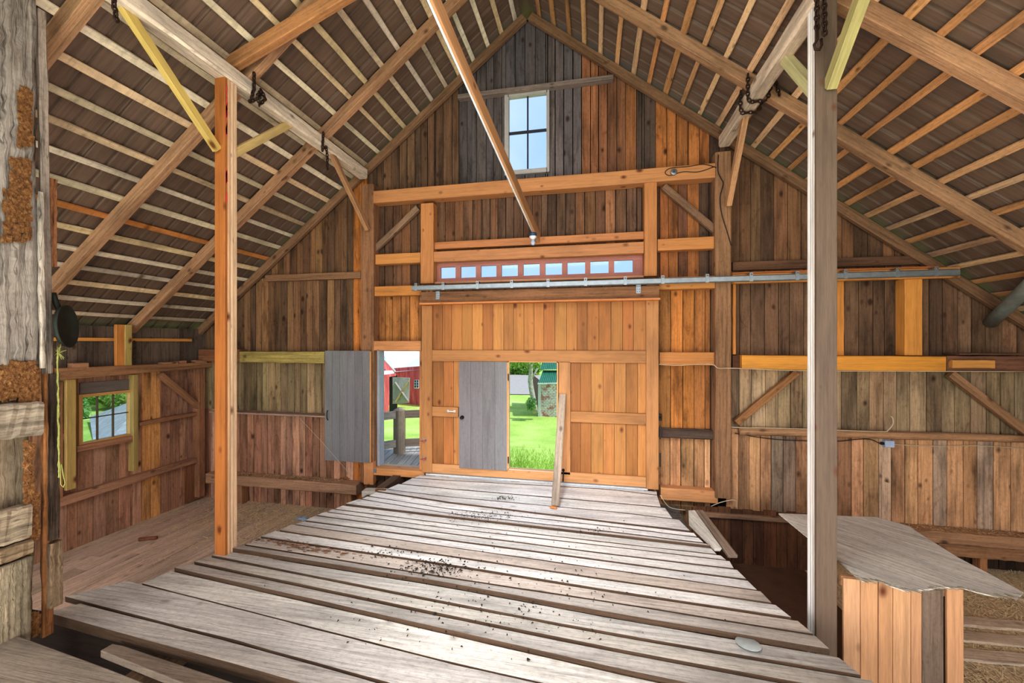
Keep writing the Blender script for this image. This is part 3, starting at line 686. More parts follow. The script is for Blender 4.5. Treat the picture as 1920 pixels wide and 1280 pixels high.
# door frame lining of opening
m = MB(); oz1, oz0 = WZ(953, 677, Yd), WZ(953, 879, Yd)
m.box(o0, o0+.02, Yd, Yp+.03, oz0, oz1, (0, 0, 1), (232, 190, 140)); m.box(o1-.02, o1, Yd, Yp+.03, oz0, oz1, (0, 0, 1), (216, 160, 100)); m.box(o0, o1, Yd, Yp+.03, oz0-.012, oz0+.006, (1, 0, 0), (236, 208, 176)); m.box(o0, o1, Yd, Yp+.03, oz1-.014, oz1, (1, 0, 0), (220, 160, 96))
part(m, 'doorway_lining', W_NEW, r)
p = onY(845, 771, Yd-.03); m = MB(); m.tube([(p.x-.055, Yd, p.z), (p.x-.055, Yd-.03, p.z), (p.x+.055, Yd-.03, p.z), (p.x+.055, Yd, p.z)], .009, n=8); m.box(p.x-.07, p.x-.04, Yd-.005, Yd, p.z-.018, p.z+.018, (1, 0, 0), (200, 200, 200)); m.box(p.x+.04, p.x+.07, Yd-.005, Yd, p.z-.018, p.z+.018, (1, 0, 0), (200, 200, 200))
part(m, 'pull_handle', M_PLASW, r)
m = MB(); p = onY(1056, 888, Yd-.02); m.tube([(p.x, Yd-.012, p.z+.06), (p.x+.002, Yd-.018, p.z), (p.x-.004, Yd-.02, p.z-.12)], .009); m.lathe([(0, 0), (.022, 0), (.022, .012), (0, .012)], (p.x, Yd, p.z+.05), (0, -1, 0), 10); part(m, 'drop_bolt', M_BLACK, r)
m = MB()
for vv in (842, 790): p = onY(1238, vv+20, Yd); m.box(p.x-.012, p.x+.008, Yd-.01, Yd, p.z-.10, p.z+.10, (0, 0, 1), (50, 44, 40))
part(m, 'strap_hinge', M_BLACK, r)
# orange clamps at left edge
for lab, v in (('upper orange and steel toggle clamp on the big door', 826), ('lower orange and steel toggle clamp on the big door', 860)):
    p = onY(796, v, Yd-.01); rr = root('toggle_clamp', (p.x, Yd-.01, p.z), lab, 'clamp')
    m = MB(); m.box(p.x-.03, p.x+.03, Yd-.006, Yd, p.z-.035, p.z+.035, (1, 0, 0), (170, 170, 170)); m.tube([(p.x-.07, Yd-.02, p.z-.005), (p.x+.02, Yd-.03, p.z+.005)], .006); part(m, 'plate', M_GALV, rr)
    m = MB(); m.bar((p.x-.012, Yd-.03, p.z-.015), (p.x+.022, Yd-.03, p.z+.015), .026, .03, (200, 80, 40), ch=.006); part(m, 'grip', M_ORANGE, rr)

# ------------------------------------------------------------------ LEFT DOORWAY (door_2)
Y2 = 6.14
r = root('door_2', (WX(745, 6.3), 6.3, WZ(745, 878, 6.3)), 'narrow doorway left of the big door with an open grey leaf', 'door', kind='structure')
fx0, fx1 = WX(705, 6.3), WX(790, 6.3); fz0, fz1 = WZ(745, 876, 6.3), WZ(745, 657, 6.3)
m = MB(); m.box(fx0-.055, fx0, 6.24, 6.44, fz0, fz1, (0, 0, 1), (214, 150, 96)); part(m, 'jamb', W_NEW, r)
m = MB(); m.box(fx0, fx0+.065, 6.30, 6.46, fz0, fz1, (0, 0, 1), (168, 172, 182)); part(m, 'door_stop', W_PAINT, r, 'blue-grey painted stop')
m = MB(); m.box(fx1-.01, fx1+.05, 6.25, 6.44, fz0, fz1, (0, 0, 1), (206, 140, 84)); part(m, 'jamb', W_NEW, r)
m = MB(); m.box(fx0, fx1, 6.2, 6.46, fz0-.035, fz0, (1, 0, 0), (190, 168, 148)); part(m, 'threshold', W_BEAM, r)
lf, hm = leaf(r, 609, 694, 650, 657.5, 865, Y2-.03, (126, 122, 122), (WX(615, 6.1), WZ(615, 775, 6.1)), 6)
m = MB(); px_, pz_ = WX(615, 6.1), WZ(615, 778, 6.1)
m.tube([(px_, 6.09, pz_+.085), (px_-.004, 6.075, pz_+.05), (px_+.008, 6.06, pz_), (px_-.002, 6.075, pz_-.05), (px_+.006, 6.09, pz_-.085)], .008)
part(m, 'latch_handle', M_BLACK, lf)
horiz('threshold_beam', 'orange beam under the sill of the left doorway', 700, 795, 745, 880.5, 893.5, 6.16, .2, (214, 146, 84), W_NEW)
vert('wall_stud', 'pale orange stud foot under the grey door leaf', 681.5, 699.5, 690, 866, 908, 6.14, .1, (206, 140, 88), W_NEW)
p = onY(701, 882, 6.15); m = MB(); m.box(p.x-.045, p.x+.045, 6.145, 6.152, p.z-.032, p.z+.032, (1, 0, 0), (160, 165, 170)); m.build('steel_plate', M_GALV, label='small square steel plate beside the left door sill', cat='plate')

# ------------------------------------------------------------------ LEFT WALL FRAME
XI = XL+.004
def lw_h(name, label, u0, v0, u1, v1, th0, c, dep=.10, th1=None, mat=W_BEAM, cat='girt', Xf=None):
    Xf = Xf or XI+dep
    a, b = onX(u0, v0, Xf), onX(u1, v1, Xf)
    return thing_bar(name, label, cat, (Xf-dep/2, a.y, a.z), (Xf-dep/2, b.y, b.z), dep, th0, c, mat, h1=th1, seg=8, j=.003)
def lw_v(name, label, u, w, vt, vb, c, dep=.12, mat=W_BEAM, Xf=None, cat='post'):
    Xf = Xf or XI+dep; a, b = onX(u, vt, Xf), onX(u, vb, Xf)
    return thing_bar(name, label, cat, (Xf-dep/2, a.y, b.z), (Xf-dep/2, a.y, a.z), w, dep, c, mat, up=(1, 0, 0))
lw_h('wall_plate', 'long brown plate log over the left side window', -60, 712, 398, 683.5, .19, (172, 124, 86), .18, .10, cat='beam')
lw_v('wall_stud', 'thick yellow-green stud left of the side window', 134, .11, 711, 917, (192, 160, 92), .12, W_NEW)
lw_v('wall_stud', 'thin yellow-green stud right of the side window', 255, .075, 702, 882, (184, 158, 92), .11, W_NEW)
lw_h('girt', 'girt at mid height right of the side window', 262, 795, 371, 775, .06, (170, 120, 86))
lw_h('girt', 'girt just under the side window sill', 145, 842, 249, 822, .085, (178, 126, 92), .10)
lw_h('girt', 'long low girt along the left side wall', 100, 946, 369, 862, .13, (184, 136, 104), .10, .10)
lw_h('girt', 'short girt stub at the left of the side window', 112, 820, 131, 816, .09, (184, 150, 122), .08)
a, b = onX(146, 724, XI+.03), onX(246, 716, XI+.03)
m = MB(); m.box(XI, XI+.025, a.y+.03, b.y, WIN['z1']+.035, WIN['z1']+.20, (0, 1, 0), (116, 104, 96)); m.build('header_panel', W_PAINT, label='dark grey board above the side window', cat='board')
pa, pb = onX(300, 702, XI+.09), onX(375, 765, XI+.09)
thing_bar('wall_brace', 'diagonal brown brace on the left side wall near the corner', 'brace', pa, pb, .09, .08, (176, 126, 90), up=(1, 0, 0))
lw_v('wall_stud', 'brown corner post where left side wall meets the gable', 379, .12, 688, 930, (164, 114, 80), .14)
lw_v('wall_stud', 'dark brown board leaning in the left corner', 362, .34, 866, 938, (146, 98, 66), .04, cat='board')
lw_v('wall_stud', 'reddish stud between window stud and rotten post', 110, .10, 716, 934, (170, 120, 84), .09)
# loft clutter over the plate
zpl = onX(247, 690, XI+.18).z
r = None
p = onX(254, 690, XI+.3)
zz = roofz(XI+.12)
thing_bar('loft_post', 'yellow-green short post above the plate with a chain', 'post', (XI+.13, p.y, -.40), (XI+.13, p.y, roofz(XI+.13)+.02), .07, .10, (196, 168, 96), W_NEW, up=(0, 1, 0))
thing_bar('loft_post', 'bright orange short post above the plate', 'post', (XI+.13, p.y-.10, -.40), (XI+.13, p.y-.10, roofz(XI+.13)+.02), .05, .12, (214, 140, 66), W_NEW, up=(0, 1, 0))
for i, (u, s_, lab) in enumerate(((131, .17, 'leftmost small wood offcut on the plate log'), (300, .24, 'long wood offcut on the plate log right of the short post'), (330, .13, 'small square offcut on the plate log, next to the long one'), (362, .2, 'wood offcut on the plate log closest to the corner'))):
    q = onX(u, 685, XI+.10); zz2 = -.365 + (.0 if u < 250 else -.03)
    thing_bar('wood_offcut', lab, 'offcut', (XI+.11, q.y, zz2+.035), (XI+.12, q.y+s_, zz2+.037), .12, .09 if i != 1 else .06, jit((176, 128, 92), .1), W_BEAM, seg=1)
m = MB(); yy0, yy1 = onX(100, 655, XL).y, 6.1
m.bar((XI+.02, yy0, .055), (XI+.02, yy1, .055), .04, .05, (224, 152, 70)); m.build('eave_strip', W_NEW, label='thin orange strip under the eave along the left wall', cat='strip')

# ------------------------------------------------------------------ DECK PLANKS
seams = {
 0: [(775, 896), (840, 900.3), (1140, 917), (1232, 928)],
 1: [(751, 907), (840, 916), (1140, 941.7), (1240, 951)],
 2: [(722, 916.5), (840, 931), (1140, 958.2), (1268, 973)],
 3: [(706, 922), (840, 942.5), (1140, 979.2), (1300, 998)],
 4: [(691, 930), (840, 953.4), (1140, 986), (1308, 1007)],
 5: [(677, 935.5), (840, 962), (1140, 996), (1322, 1018)],
 6: [(645, 947), (840, 970.6), (1140, 1005), (1332, 1027)],
 7: [(626, 954), (840, 981.6), (1140, 1016.7), (1348, 1040)],
 8: [(612, 959.5), (840, 990), (1140, 1023.8), (1365, 1050.5)],
 9: [(590, 966), (840, 1000), (1140, 1038.6), (1379, 1067)],
 10: [(573, 977), (840, 1012.8), (1140, 1052.7), (1400, 1087.5)],
 11: [(550, 983), (840, 1025), (1140, 1067.5), (1421, 1106.5)],
 12: [(520, 995), (840, 1043), (1140, 1087.3), (1448, 1132)],
 13: [(488, 1008), (840, 1060.5), (1140, 1108.9), (1490, 1162)],
 14: [(455, 1021), (840, 1083), (1140, 1128.4), (1529, 1191)],
 15: [(425, 1033), (840, 1101), (1140, 1157), (1560, 1229)],
 16: [(394, 1043.5), (840, 1132.3), (1140, 1189.4), (1626, 1272)],
 17: [(362, 1056.5), (840, 1157.3), (1140, 1218.3), (1690, 1322)],
 18: [(324, 1070.5), (840, 1188.6), (1140, 1258), (1740, 1385)],
 19: [(259, 1093), (840, 1241.7), (1140, 1308), (1790, 1450)],
 20: [(152, 1130), (452, 1207), (714, 1280), (1100, 1400)],
 21: [(84, 1155), (500, 1271), (800, 1357), (1150, 1460)],
}
rise = {1: .006, 3: .016, 6: .024, 9: .006, 10: .010, 12: .010, 13: .016, 14: .006, 15: .042, 16: .016, 17: .020, 18: .034, 19: .003, 20: .014, 21: .03}
def xline(k, x, dzz=0):
    pts = [onDeck(*p) for p in seams[k]]
    for a, b in zip(pts, pts[1:]):
        if x <= b.x or b is pts[-1]:
            t = (x-a.x)/(b.x-a.x); return a.y+(b.y-a.y)*t
def plank_obj(k, far, near, xa0, xa1, xb0, xb1, zoff, th, c, label):
    m = MB(); n = 14; vs = []
    for i in range(n+1):
        t = i/n
        xf = xa0+(xb0-xa0)*t; xn = xa1+(xb1-xa1)*t
        yf, yn = far(xf)-.004, near(xn)+.005
        if i in (0, n): xf += R(-.01, .01); xn += R(-.01, .01)
        jf, jn = R(-.002, .002), R(-.0025, .0025)
        zf, zn = deckz(yf)+R(-.0006, .0006)-.002, deckz(yn)+max(zoff, .003)+R(-.001, .001)
        vs += [(xf, yf+jf, zf), (xn, yn+jn, zn), (xn, yn+jn+.002, zn-th), (xf, yf+jf, zf-th)]
    fs = []
    for i in range(n):
        for q in range(4): a, b = i*4+q, i*4+(q+1) % 4; fs.append((a, b, b+4, a+4))
    tops = [f for i, f in enumerate(fs) if i % 4 == 0]; rest = [f for i, f in enumerate(fs) if i % 4 != 0]+[(3, 2, 1, 0), (n*4, n*4+1, n*4+2, n*4+3)]
    o_ = (R(0, 90), R(0, 90)); nb = len(m.v)
    m.add(vs, tops, (1, 0, 0), c, off=o_)
    ms = MB(); m.v = m.v[:len(vs)]
    for f in rest: m.f.append(list(f)); m.uv.append([(vs[i][0]+o_[0], vs[i][2]+o_[1]) for i in f]); m.c.append(lin((84, 62, 44))); m.mi.append(0); m.sm.append(False)
    return m.build('deck_plank', W_DECK, label=label, cat='plank', group='loose deck planks')
def endx(k):
    pts = [onDeck(*p) for p in seams[k]]; return pts[0].x, pts[-1].x
thr_y = 6.10
for k in range(0, 22):
    near = (lambda x, k=k: xline(k, x))
    a1, b1 = endx(k)
    if k == 0:
        far = lambda x: thr_y; a0, b0 = WX(792, 6.1)-.02, WX(1232, 6.1)
    else:
        far = (lambda x, k=k: xline(k-1, x)); a0, b0 = endx(k-1)
    if k == 20: a0, b0 = onDeck(233, 1091).x, b1; a1 = onDeck(148, 1108).x
    if k == 21: a0, a1 = onDeck(152, 1130).x, onDeck(86, 1155).x
    if k == 15: a0 = a1+.12
    am = (a0+a1)/2; bm_ = (b0+b1)/2
    A0, A1 = (am+(a0-am)*.5, am+(a1-am)*.5) if k < 20 else (a0, a1)
    B0, B1 = bm_+(b0-bm_)*.4, bm_+(b1-bm_)*.4
    # keep the ends clear of the two laminated posts
    cc = jit((244, 242, 240) if k < 7 else ((234, 230, 225) if k < 14 else (206, 199, 190)), .04, .005)  # planks whiten toward the door: its glare put into their colour
    if k in (14, 12): cc = (204, 190, 178)
    lab = ('grey deck plank against the foot of the big door' if k == 0 else
           'pale grey deck plank, %s out from the big door' % nth(k) if k < 15 else
           {15: 'raised grey deck plank whose left end touches the laminated orange post', 16: 'brownish deck plank just nearer than the raised one at the orange post', 17: 'light sawn deck plank, fifth back from the open hole', 18: 'grey deck plank, fourth back from the open hole', 19: 'wide dark-grained deck plank, third back from the open hole', 20: 'wide deck plank with a long split, second back from the open hole', 21: 'thick weathered deck plank right behind the open hole'}[k])
    if k in (16, 17): A0 = min(A0, -3.93) if k == 17 else A0
    plank_obj(k, far, near, A0, A1, B0, B1, rise.get(k, 0.0)+(.0 if k != 0 else .004), .045 if k < 19 else (.05 if k < 21 else .085), cc, lab)
# plank B and C in the left foreground
def free_plank(pts, th, c, lab, mat=W_DECK, name='deck_plank', axis=(1, 0, 0)):
    m = MB().prism(pts, (0, 0, -th), axis, c); ob = m.build(name, mat, label=lab, cat='plank', group='loose deck planks')
    bv = ob.modifiers.new('soft', 'BEVEL'); bv.width = .006; bv.segments = 2; return ob
zB = -2.31
pB = [onZ(188, 1219, zB), onZ(211, 1206, zB), onZ(232, 1210, zB), onZ(441, 1280, zB), V((-1.6, 2.16, zB)), V((-1.65, 2.03, zB)), onZ(342, 1280, zB)]
free_plank(pB, .055, (150, 132, 116), 'narrow rough plank lying across the open hole')
zC = -2.14
c0 = onZ(30, 1190, zC); c1 = onZ(272, 1282, zC)
d = (c1-c0).normalized(); nrm = V((d.y, -d.x, 0))
pC = [c0, c0+d*1.0+V((0, .008, 0)), c0+d*2.2, c0+d*2.6-V((0, .02, 0)), c0+d*2.6+nrm*.36, c0+nrm*.36]
free_plank(pC, .06, (150, 136, 120), 'wide tilted plank at the bottom left corner of the deck')
# deck beams underneath
for lab, x in (('hidden deck joist near the left edge of the deck', -3.2), ('hidden deck joist under the middle of the deck', -1.2), ('hidden deck joist near the right edge of the deck', .85)):
    th = .16; r = root('under_deck_timber', (x, 4.1, FZ), lab, 'joist')
    part(MB().bar((x, 1.9, deckz(1.9)-.047-.008-th/2-.03), (x, 6.3, deckz(6.3)-.047-th/2-.008), .14, th, (110, 84, 64)), 'beam', W_BEAM, r)
    for y in (2.1, 4.1, 6.1): part(MB().bar((x, y, FZ+.003), (x, y, deckz(y)-.047-.008-th-.02), .13, .13, (110, 84, 64), up=(0, 1, 0)), 'leg', W_BEAM, r)
thing_bar('under_deck_timber', 'added dark board keeping the far side of the open hole in shade', 'joist', (-4.85, 2.60, FZ+.34), (1.6, 2.60, FZ+.34), .05, .56, (44, 32, 24), W_BEAM)  # added to block the view under the deck, darkness in its colour
# light timber ends at the left of the deck, and short timber
p0 = onZ(678, 922, -2.2)
thing_bar('timber_end', 'pale squared timber end poking out left of the deck', 'timber', (p0.x-.02, p0.y+.10, -2.245), (p0.x+.75, p0.y+.18, -2.245), .16, .09, (186, 174, 162), W_DECK)
p0 = onZ(706, 917, -2.14)
thing_bar('wood_chunk', 'torn brown wood chunk on the pale timber end', 'offcut', (p0.x-.05, p0.y+.06, -2.18), (p0.x+.10, p0.y+.08, -2.175), .05, .03, (150, 104, 64), W_OLD, j=.006)
# pale strip standing in for the line of light under the big door
x0, x1 = WX(800, 6.14), WX(1214, 6.14)
thing_bar('gap_light_strip', 'added pale strip for the light gap under the big door', 'strip', (x0, 6.155, deckz(6.2)+.008), (x1, 6.155, deckz(6.2)+.008), .10, .03, (206, 202, 196), W_DECK, seg=6)

# ------------------------------------------------------------------ PIT, PARTITION, RIM
m = MB(); yP = 5.86; x = onY(1300, 955, yP).x; xe = 3.0
r = root('pit_partition', ((x+xe)/2, yP, FZ), 'dark board partition at the back of the pit', 'partition')
while x < xe:
    w_ = R(.11, .17); m.box(x+.003, x+w_-.003, yP, yP+.022, FZ+.002, WZ(1380, 953, yP)+R(-.02, .012), (0, 0, 1), jit((104, 66, 42), .2)); x += w_
part(m, 'partition_boards', W_BOARD, r)
part(MB().bar(onY(1312, 963, yP-.03), onY(1480, 974, yP-.03)+V((.6, 0, 0)), .05, .06, (146, 112, 86), seg=8, j=.004), 'top_rail', W_BEAM, r)
m = MB()
m.prism([(.95, 3.86, FZ+.012), (2.72, 3.86, FZ+.012), (2.72, 5.84, FZ+.012), (.95, 5.84, FZ+.012)], (0, 0, -.008), (0, 1, 0), (96, 68, 52)); m.build('brown_sheet', M_RUSTPAN, label='smooth rusty brown sheet lying in the pit', cat='sheet')
a, b = onDeck(1292, 985), onDeck(1340, 1033)
top = .17
m = MB()
P = [a+V((0, 0, .0)), b+V((0, 0, .0)), b+V((.055, .01, 0)), a+V((.055, .01, 0))]
Q = [a+V((0, .03, top)), b+V((0, 0, .03)), b+V((.075, .01, .03)), a+V((.075, .05, top))]
m.hexa(P+Q, (b-a), (206, 196, 184)); m.build('rim_board', W_DECK, label='whitish wedge-shaped board on edge at the right rim of the deck', cat='board')
thing_bar('rim_plank', 'worn brown plank lying along the pit beside the whitish wedge board', 'plank', a+V((.16, .20, .10)), b+V((.16, -.05, -.01)), .10, .04, (146, 124, 106), W_BEAM)
m = MB(); m.prism([(.94, 5.50, -2.42), (1.22, 5.25, -2.42), (1.25, 6.3, -2.42), (.94, 6.3, -2.42)], (0, 0, -.5), (0, 1, 0), (100, 92, 86)); m.build('rubble_ledge', plain('rubble', (104, 98, 92), .95, 0, .1, .5, 26, .6), label='grey crumbly rubble ledge between deck and right wall', cat='rubble')

# ------------------------------------------------------------------ PEN + PLYWOOD
zp = -1.86; yf = 3.66
r = root('feed_pen', (2.4, 4.2, FZ), 'waist-high orange board pen under the plywood sheet', 'pen')
us = [1580, 1612, 1645, 1672, 1706, 1727, 1768, 1806]
cols = [(202, 154, 114), (204, 152, 108), (200, 148, 104), (208, 158, 114), (196, 146, 106), (126, 106, 90), (202, 150, 108)]
for i in range(7):
    xa, xb = WX(us[i], yf), WX(us[i+1], yf)
    if i == 6: xa += .02
    m = MB(); m.bar(((xa+xb)/2, yf, FZ+.003), ((xa+xb)/2+R(-.003, .003), yf, zp-.012-(.03 if i == 5 else R(0, .012))), xb-xa-.004, .022, cols[i], up=(0, 1, 0), seg=4, ch=.003)
    part(m, 'front_board', W_NEW if i != 5 else W_BOARD, r, 'grey-brown weathered board' if i == 5 else None)
xR = WX(1806, yf); y = yf+.03; m = MB()
while y < 4.75: m.box(xR-.03, xR-.008, y, y+.145, FZ+.003, zp-.03, (0, 0, 1), jit((186, 132, 88), .1)); y += .15
part(m, 'side_boards', W_NEW, r)
part(MB().bar((1.975, yf+.035, zp-.06), (xR, yf+.035, zp-.06), .04, .08, (180, 130, 90)), 'top_rail', W_BEAM, r)
out = [(1460, 962), (1515, 964), (1609, 968), (1645, 969), (1659, 974), (1677, 978), (1705, 986), (1717, 995), (1797, 1045), (1860, 1078), (1919, 1110), (1905, 1123), (1893, 1113), (1870, 1117), (1845, 1112), (1804, 1101), (1762, 1100), (1740, 1104), (1697, 1106), (1672, 1098), (1650, 1088), (1632, 1086), (1616, 1088), (1600, 1075), (1572, 1049), (1510, 1003)]
top = [onZ(u, v, zp) for u, v in out]
m = MB().prism(top, (0, 0, -.012), (top[10]-top[0]), (226, 220, 210)); 
ob = m.build('plywood_sheet', W_PLY, label='ragged grey weathered plywood sheet on top of the pen', cat='plywood')
# splinters on the near edge
m = MB()
for i in range(150):
    k = random.choice([10, 11, 12, 13, 14, 15, 16, 17, 18, 19, 20, 21, 22])
    p = top[k].lerp(top[k+1], R(0, 1)); dd = V((R(.02, .07), -R(.0, .035), R(-.008, .002)))
    m.bar(p-dd*.6, p+dd, R(.002, .006), .0015, jit((170, 156, 134), .2), ch=.0004)
part(m, 'splinter', W_PLY, ob); ob.children[0]['kind'] = 'stuff'
# right floor boards raised with straw
for i, (v0, v1) in enumerate(((1163, 1178), (1192, 1207), (1226, 1240))):
    a = onZ(1806, v0, FZ+.03); b = onZ(1960, v1, FZ+.03); 
    thing_bar('floor_plank', ['warped pale floor plank behind the pen, farthest of three', 'warped pale floor plank behind the pen, middle of three', 'warped pale floor plank behind the pen, nearest of three'][i], 'plank', a-V((.1, 0, .008)), b+V((.3, .03, -.008)), .16, .026, (230, 206, 178), W_DECK, j=.004, group='warped floor planks right of the pen')

# straw (uncountable)
def straw(name, lab, n, fn, z, ln=(.05, .15)):
    m = MB()
    for i in range(n):
        x, y = fn(); a = R(0, 6.28); L = R(*ln); dd = V((math.cos(a), math.sin(a), R(-.05, .12)))*L
        p = V((x, y, z+R(.003, .012))); w = V((-math.sin(a), math.cos(a), 0))*R(.0018, .0045)
        m.add([p-w, p+w, p+w+dd, p-w+dd], [(0, 1, 2, 3)], (1, 0, 0), (180, 150, 100))
    m.build(name, M_STRAW, label=lab, cat='straw', kind='stuff')
straw('straw_litter', 'brown chaff and straw on the left bay floor by the gable', 2200, lambda: (random.gauss(-5.4, .8), 6.35-abs(random.gauss(0, .7))), FZ)
straw('straw_litter', 'golden straw covering the floor right of the pen', 15000, lambda: (R(2.82, 5.5), 6.3-abs(random.gauss(0, 2.4))), FZ)
straw('chaff_litter', 'dry chaff on top of the dusty left sill timber', 350, lambda: (R(-6.8, -4.3), R(6.16, 6.36)), -2.42, (.015, .06))
straw('chaff_litter', 'dry chaff on top of the far right sill timber', 300, lambda: (R(3.9, 5.5), R(6.17, 6.36)), -2.45, (.015, .06))
# dark crumbs on deck (uncountable)
m = MB()
def crumb(p, s):
    vs = [p+V((R(-s, s), R(-s, s), 0)) for _ in range(3)]+[p+V((0, 0, s*.7))]
    m.add(vs, [(0, 1, 3), (1, 2, 3), (2, 0, 3), (0, 2, 1)], (1, 0, 0), (50, 44, 40))
for (u, v, su, sv, n_, s) in ((815, 1063, 60, 12, 260, .010), (735, 1035, 60, 9, 70, .008), (900, 966, 55, 8, 260, .007), (948, 932, 18, 3, 90, .007), (1115, 995, 30, 4, 40, .008), (960, 1100, 260, 60, 190, .008), (880, 1150, 220, 50, 110, .009), (1000, 985, 150, 15, 70, .006)):
    for i in range(n_):
        uu, vv = random.gauss(u, su*.6), random.gauss(v, sv*.7)
        if vv < 912 or vv > 1260: continue
        crumb(onDeck(uu, vv, .034 if 1060 < vv < 1100 else .022)+V((0, 0, -.006)), s*R(.8, 2.2))
m.build('crumb_litter', M_DIRT, label='dark droppings and dirt crumbs scattered over the deck planks', cat='litter', kind='stuff')
# orange rot shreds
m = MB()
for i in range(160):
    u = random.gauss(560, 50); v = 1024+(u-560)*.16+random.gauss(0, 4)
    p = onDeck(u, v, .012); dd = V((R(.01, .06), R(-.012, .012), R(0, .006)))
    m.bar(p, p+dd, R(.003, .009), .004, jit((140, 96, 66), .2), ch=.001)
m.build('rot_shreds', W_OLD, label='orange-brown rotten wood shreds near the left deck edge', cat='litter', kind='stuff')

# small props -------------------------------------------------------
p = onDeck(1403, 1211, .004); MB().lathe([(0, 0), (.084, 0), (.086, .0015), (.084, .003), (0, .003)], p+V((0, 0, .018)), (0.02, .10, 1), 28).build('jar_lid', M_LID, label='pale round lid lying on the near right deck plank', cat='lid')
a = onDeck(1041, 952)+V((0, 0, .03)); b = onY(1055, 739, Yd-.012)
thing_bar('leaning_board', 'narrow grey-brown board leaning on the big door', 'board', a, b, .105, .03, (170, 150, 132), W_BEAM, up=(0, 1, .3), seg=6)
p = onDeck(1040, 953); thing_bar('wood_block', 'tiny orange wood block at the foot of the leaning board', 'block', p+V((-.06, -.03, .03)), p+V((.03, -.045, .03)), .035, .022, (196, 120, 56), W_NEW, seg=1)
p = onZ(278, 1009, FZ+.03); MB().tube([p+V((-.1, -.05, 0)), p+V((-.05, -.025, .002)), p+V((.05, .02, 0)), p+V((.1, .05, 0))], .028, (146, 92, 68), 10, .024, j=.04).build('wood_roll', W_OLD, label='short reddish round stick on the left bay floor', cat='stick')
def rag(name, lab, u, v, z, s, mat, cat, mb_=None):
    p = onZ(u, v, z); m = MB(); n = 9; vs = []
    for i in range(n):
        for j in range(n):
            x, y = (i/(n-1)-.5)*s*2, (j/(n-1)-.5)*s*1.2
            e = 1-min(1, (abs(i-4)/4)**2*.6+(abs(j-4)/4)**2*.6)
            vs.append(p+V((x+R(-.1, .1)*s, y+R(-.1, .1)*s, s*(.08+.55*e*R(.3, 1)))))
    fs = [(i*n+j, (i+1)*n+j, (i+1)*n+j+1, i*n+j+1) for i in range(n-1) for j in range(n-1)]
    m.add(vs, fs, (1, 0, 0), (150, 150, 160)); ob = m.build(name, mat, label=lab, cat=cat)
    ob.modifiers.new('t', 'SOLIDIFY').thickness = .003
rag('blue_rag', 'small crumpled blue-grey rag at the left deck edge', 566, 974, -2.23, .07, M_RAG, 'rag')
rag('plastic_bag', 'crumpled clear plastic bag on the end of the dusty sill', 668, 893, -2.40, .10, M_BAG, 'bag')
rag('wood_debris', 'torn brown bark debris at the end of the dusty sill', 648, 897, -2.42, .09, M_ROT, 'debris')
# box and cables on the right wall
p = onY(1667, 832, 6.33); r = root('junction_box', p, 'small pale blue junction box on the right bay boards', 'box')
part(MB().bar((p.x-.055, 6.345, p.z), (p.x+.055, 6.345, p.z), .06, .095, (190, 200, 220), ch=.008), 'box_body', M_BLUEBOX, r)
part(MB().lathe([(0, 0), (.02, 0), (.02, .03), (0, .03)], (p.x-.055, 6.345, p.z), (-1, 0, 0), 10), 'gland', M_BLACK, r)
def cable(lab, pts, Y, r_, mat, cat='cable', name='wall_cable', extra=None):
    P = [onY(u, v, Y) for u, v in pts]; Q = []
    for i in range(len(P)-1):
        a, b, c_, d_ = P[max(i-1, 0)], P[i], P[i+1], P[min(i+2, len(P)-1)]
        for k in range(4):
            t = k/4; Q.append(.5*((2*b)+(c_-a)*t+(2*a-5*b+4*c_-d_)*t*t+(-a+3*b-3*c_+d_)*t**3))
    Q.append(P[-1]); MB().tube(Q, r_, n=6).build(name, mat, label=lab, cat=cat)
cable('thin white cable sagging below the yellow beam', [(1236, 683), (1270, 685), (1300, 683), (1335, 683), (1347, 690), (1372, 690), (1450, 693), (1520, 695), (1700, 696), (1925, 696.5)], 6.11, .006, M_CABLEW)
cable('white cable along the log girt with a curled free end', [(1348, 798), (1380, 801), (1440, 802), (1540, 805), (1650, 809), (1665, 806), (1674, 795), (1674, 784), (1670, 780)], 6.22, .007, M_CABLEW)
cable('black cable below the log girt running to the junction box', [(1378, 812), (1440, 822), (1500, 826), (1570, 827), (1600, 824), (1630, 823), (1650, 831), (1657, 832)], 6.33, .006, M_CABLEB)
cable('pale cable running right from the junction box', [(1677, 833), (1750, 836), (1820, 835), (1870, 837), (1925, 841)], 6.34, .006, M_CABLEW)
cable('black cable hanging down the right wall post', [(1347, 290), (1346, 320), (1352, 335), (1356, 345), (1350, 370), (1353, 400), (1362, 430), (1371, 460)], 6.165, .006, M_CABLEB)
cable('black cable loop on the right end of the tie beam', [(1343, 314), (1320, 308), (1290, 312), (1258, 315), (1247, 323), (1256, 329), (1280, 322), (1310, 322), (1340, 312)], 6.165, .005, M_CABLEB)
cable('white cable drooping beside the right foot of the big door', [(1238, 928), (1250, 946), (1262, 953), (1285, 956)], 5.9, .006, M_CABLEW)
cable('white cable stub arching by the right wall post foot', [(1333, 949), (1350, 942), (1372, 937), (1380, 940), (1380, 953)], 6.0, .006, M_CABLEW)
p = onY(1263, 323, 6.17); r = root('ceiling_rose', p, 'small round grey electrical box on the tie beam', 'box')
part(MB().lathe([(0, 0), (.045, 0), (.045, .03), (.04, .035), (0, .035)], (p.x, 6.18, p.z), (0, -1, 0), 18), 'cover', M_GALV, r)
part(MB().lathe([(0, 0), (.006, 0), (.006, .006), (0, .006)], (p.x, 6.145, p.z), (0, -1, 0), 8), 'screw', M_BLACK, r)
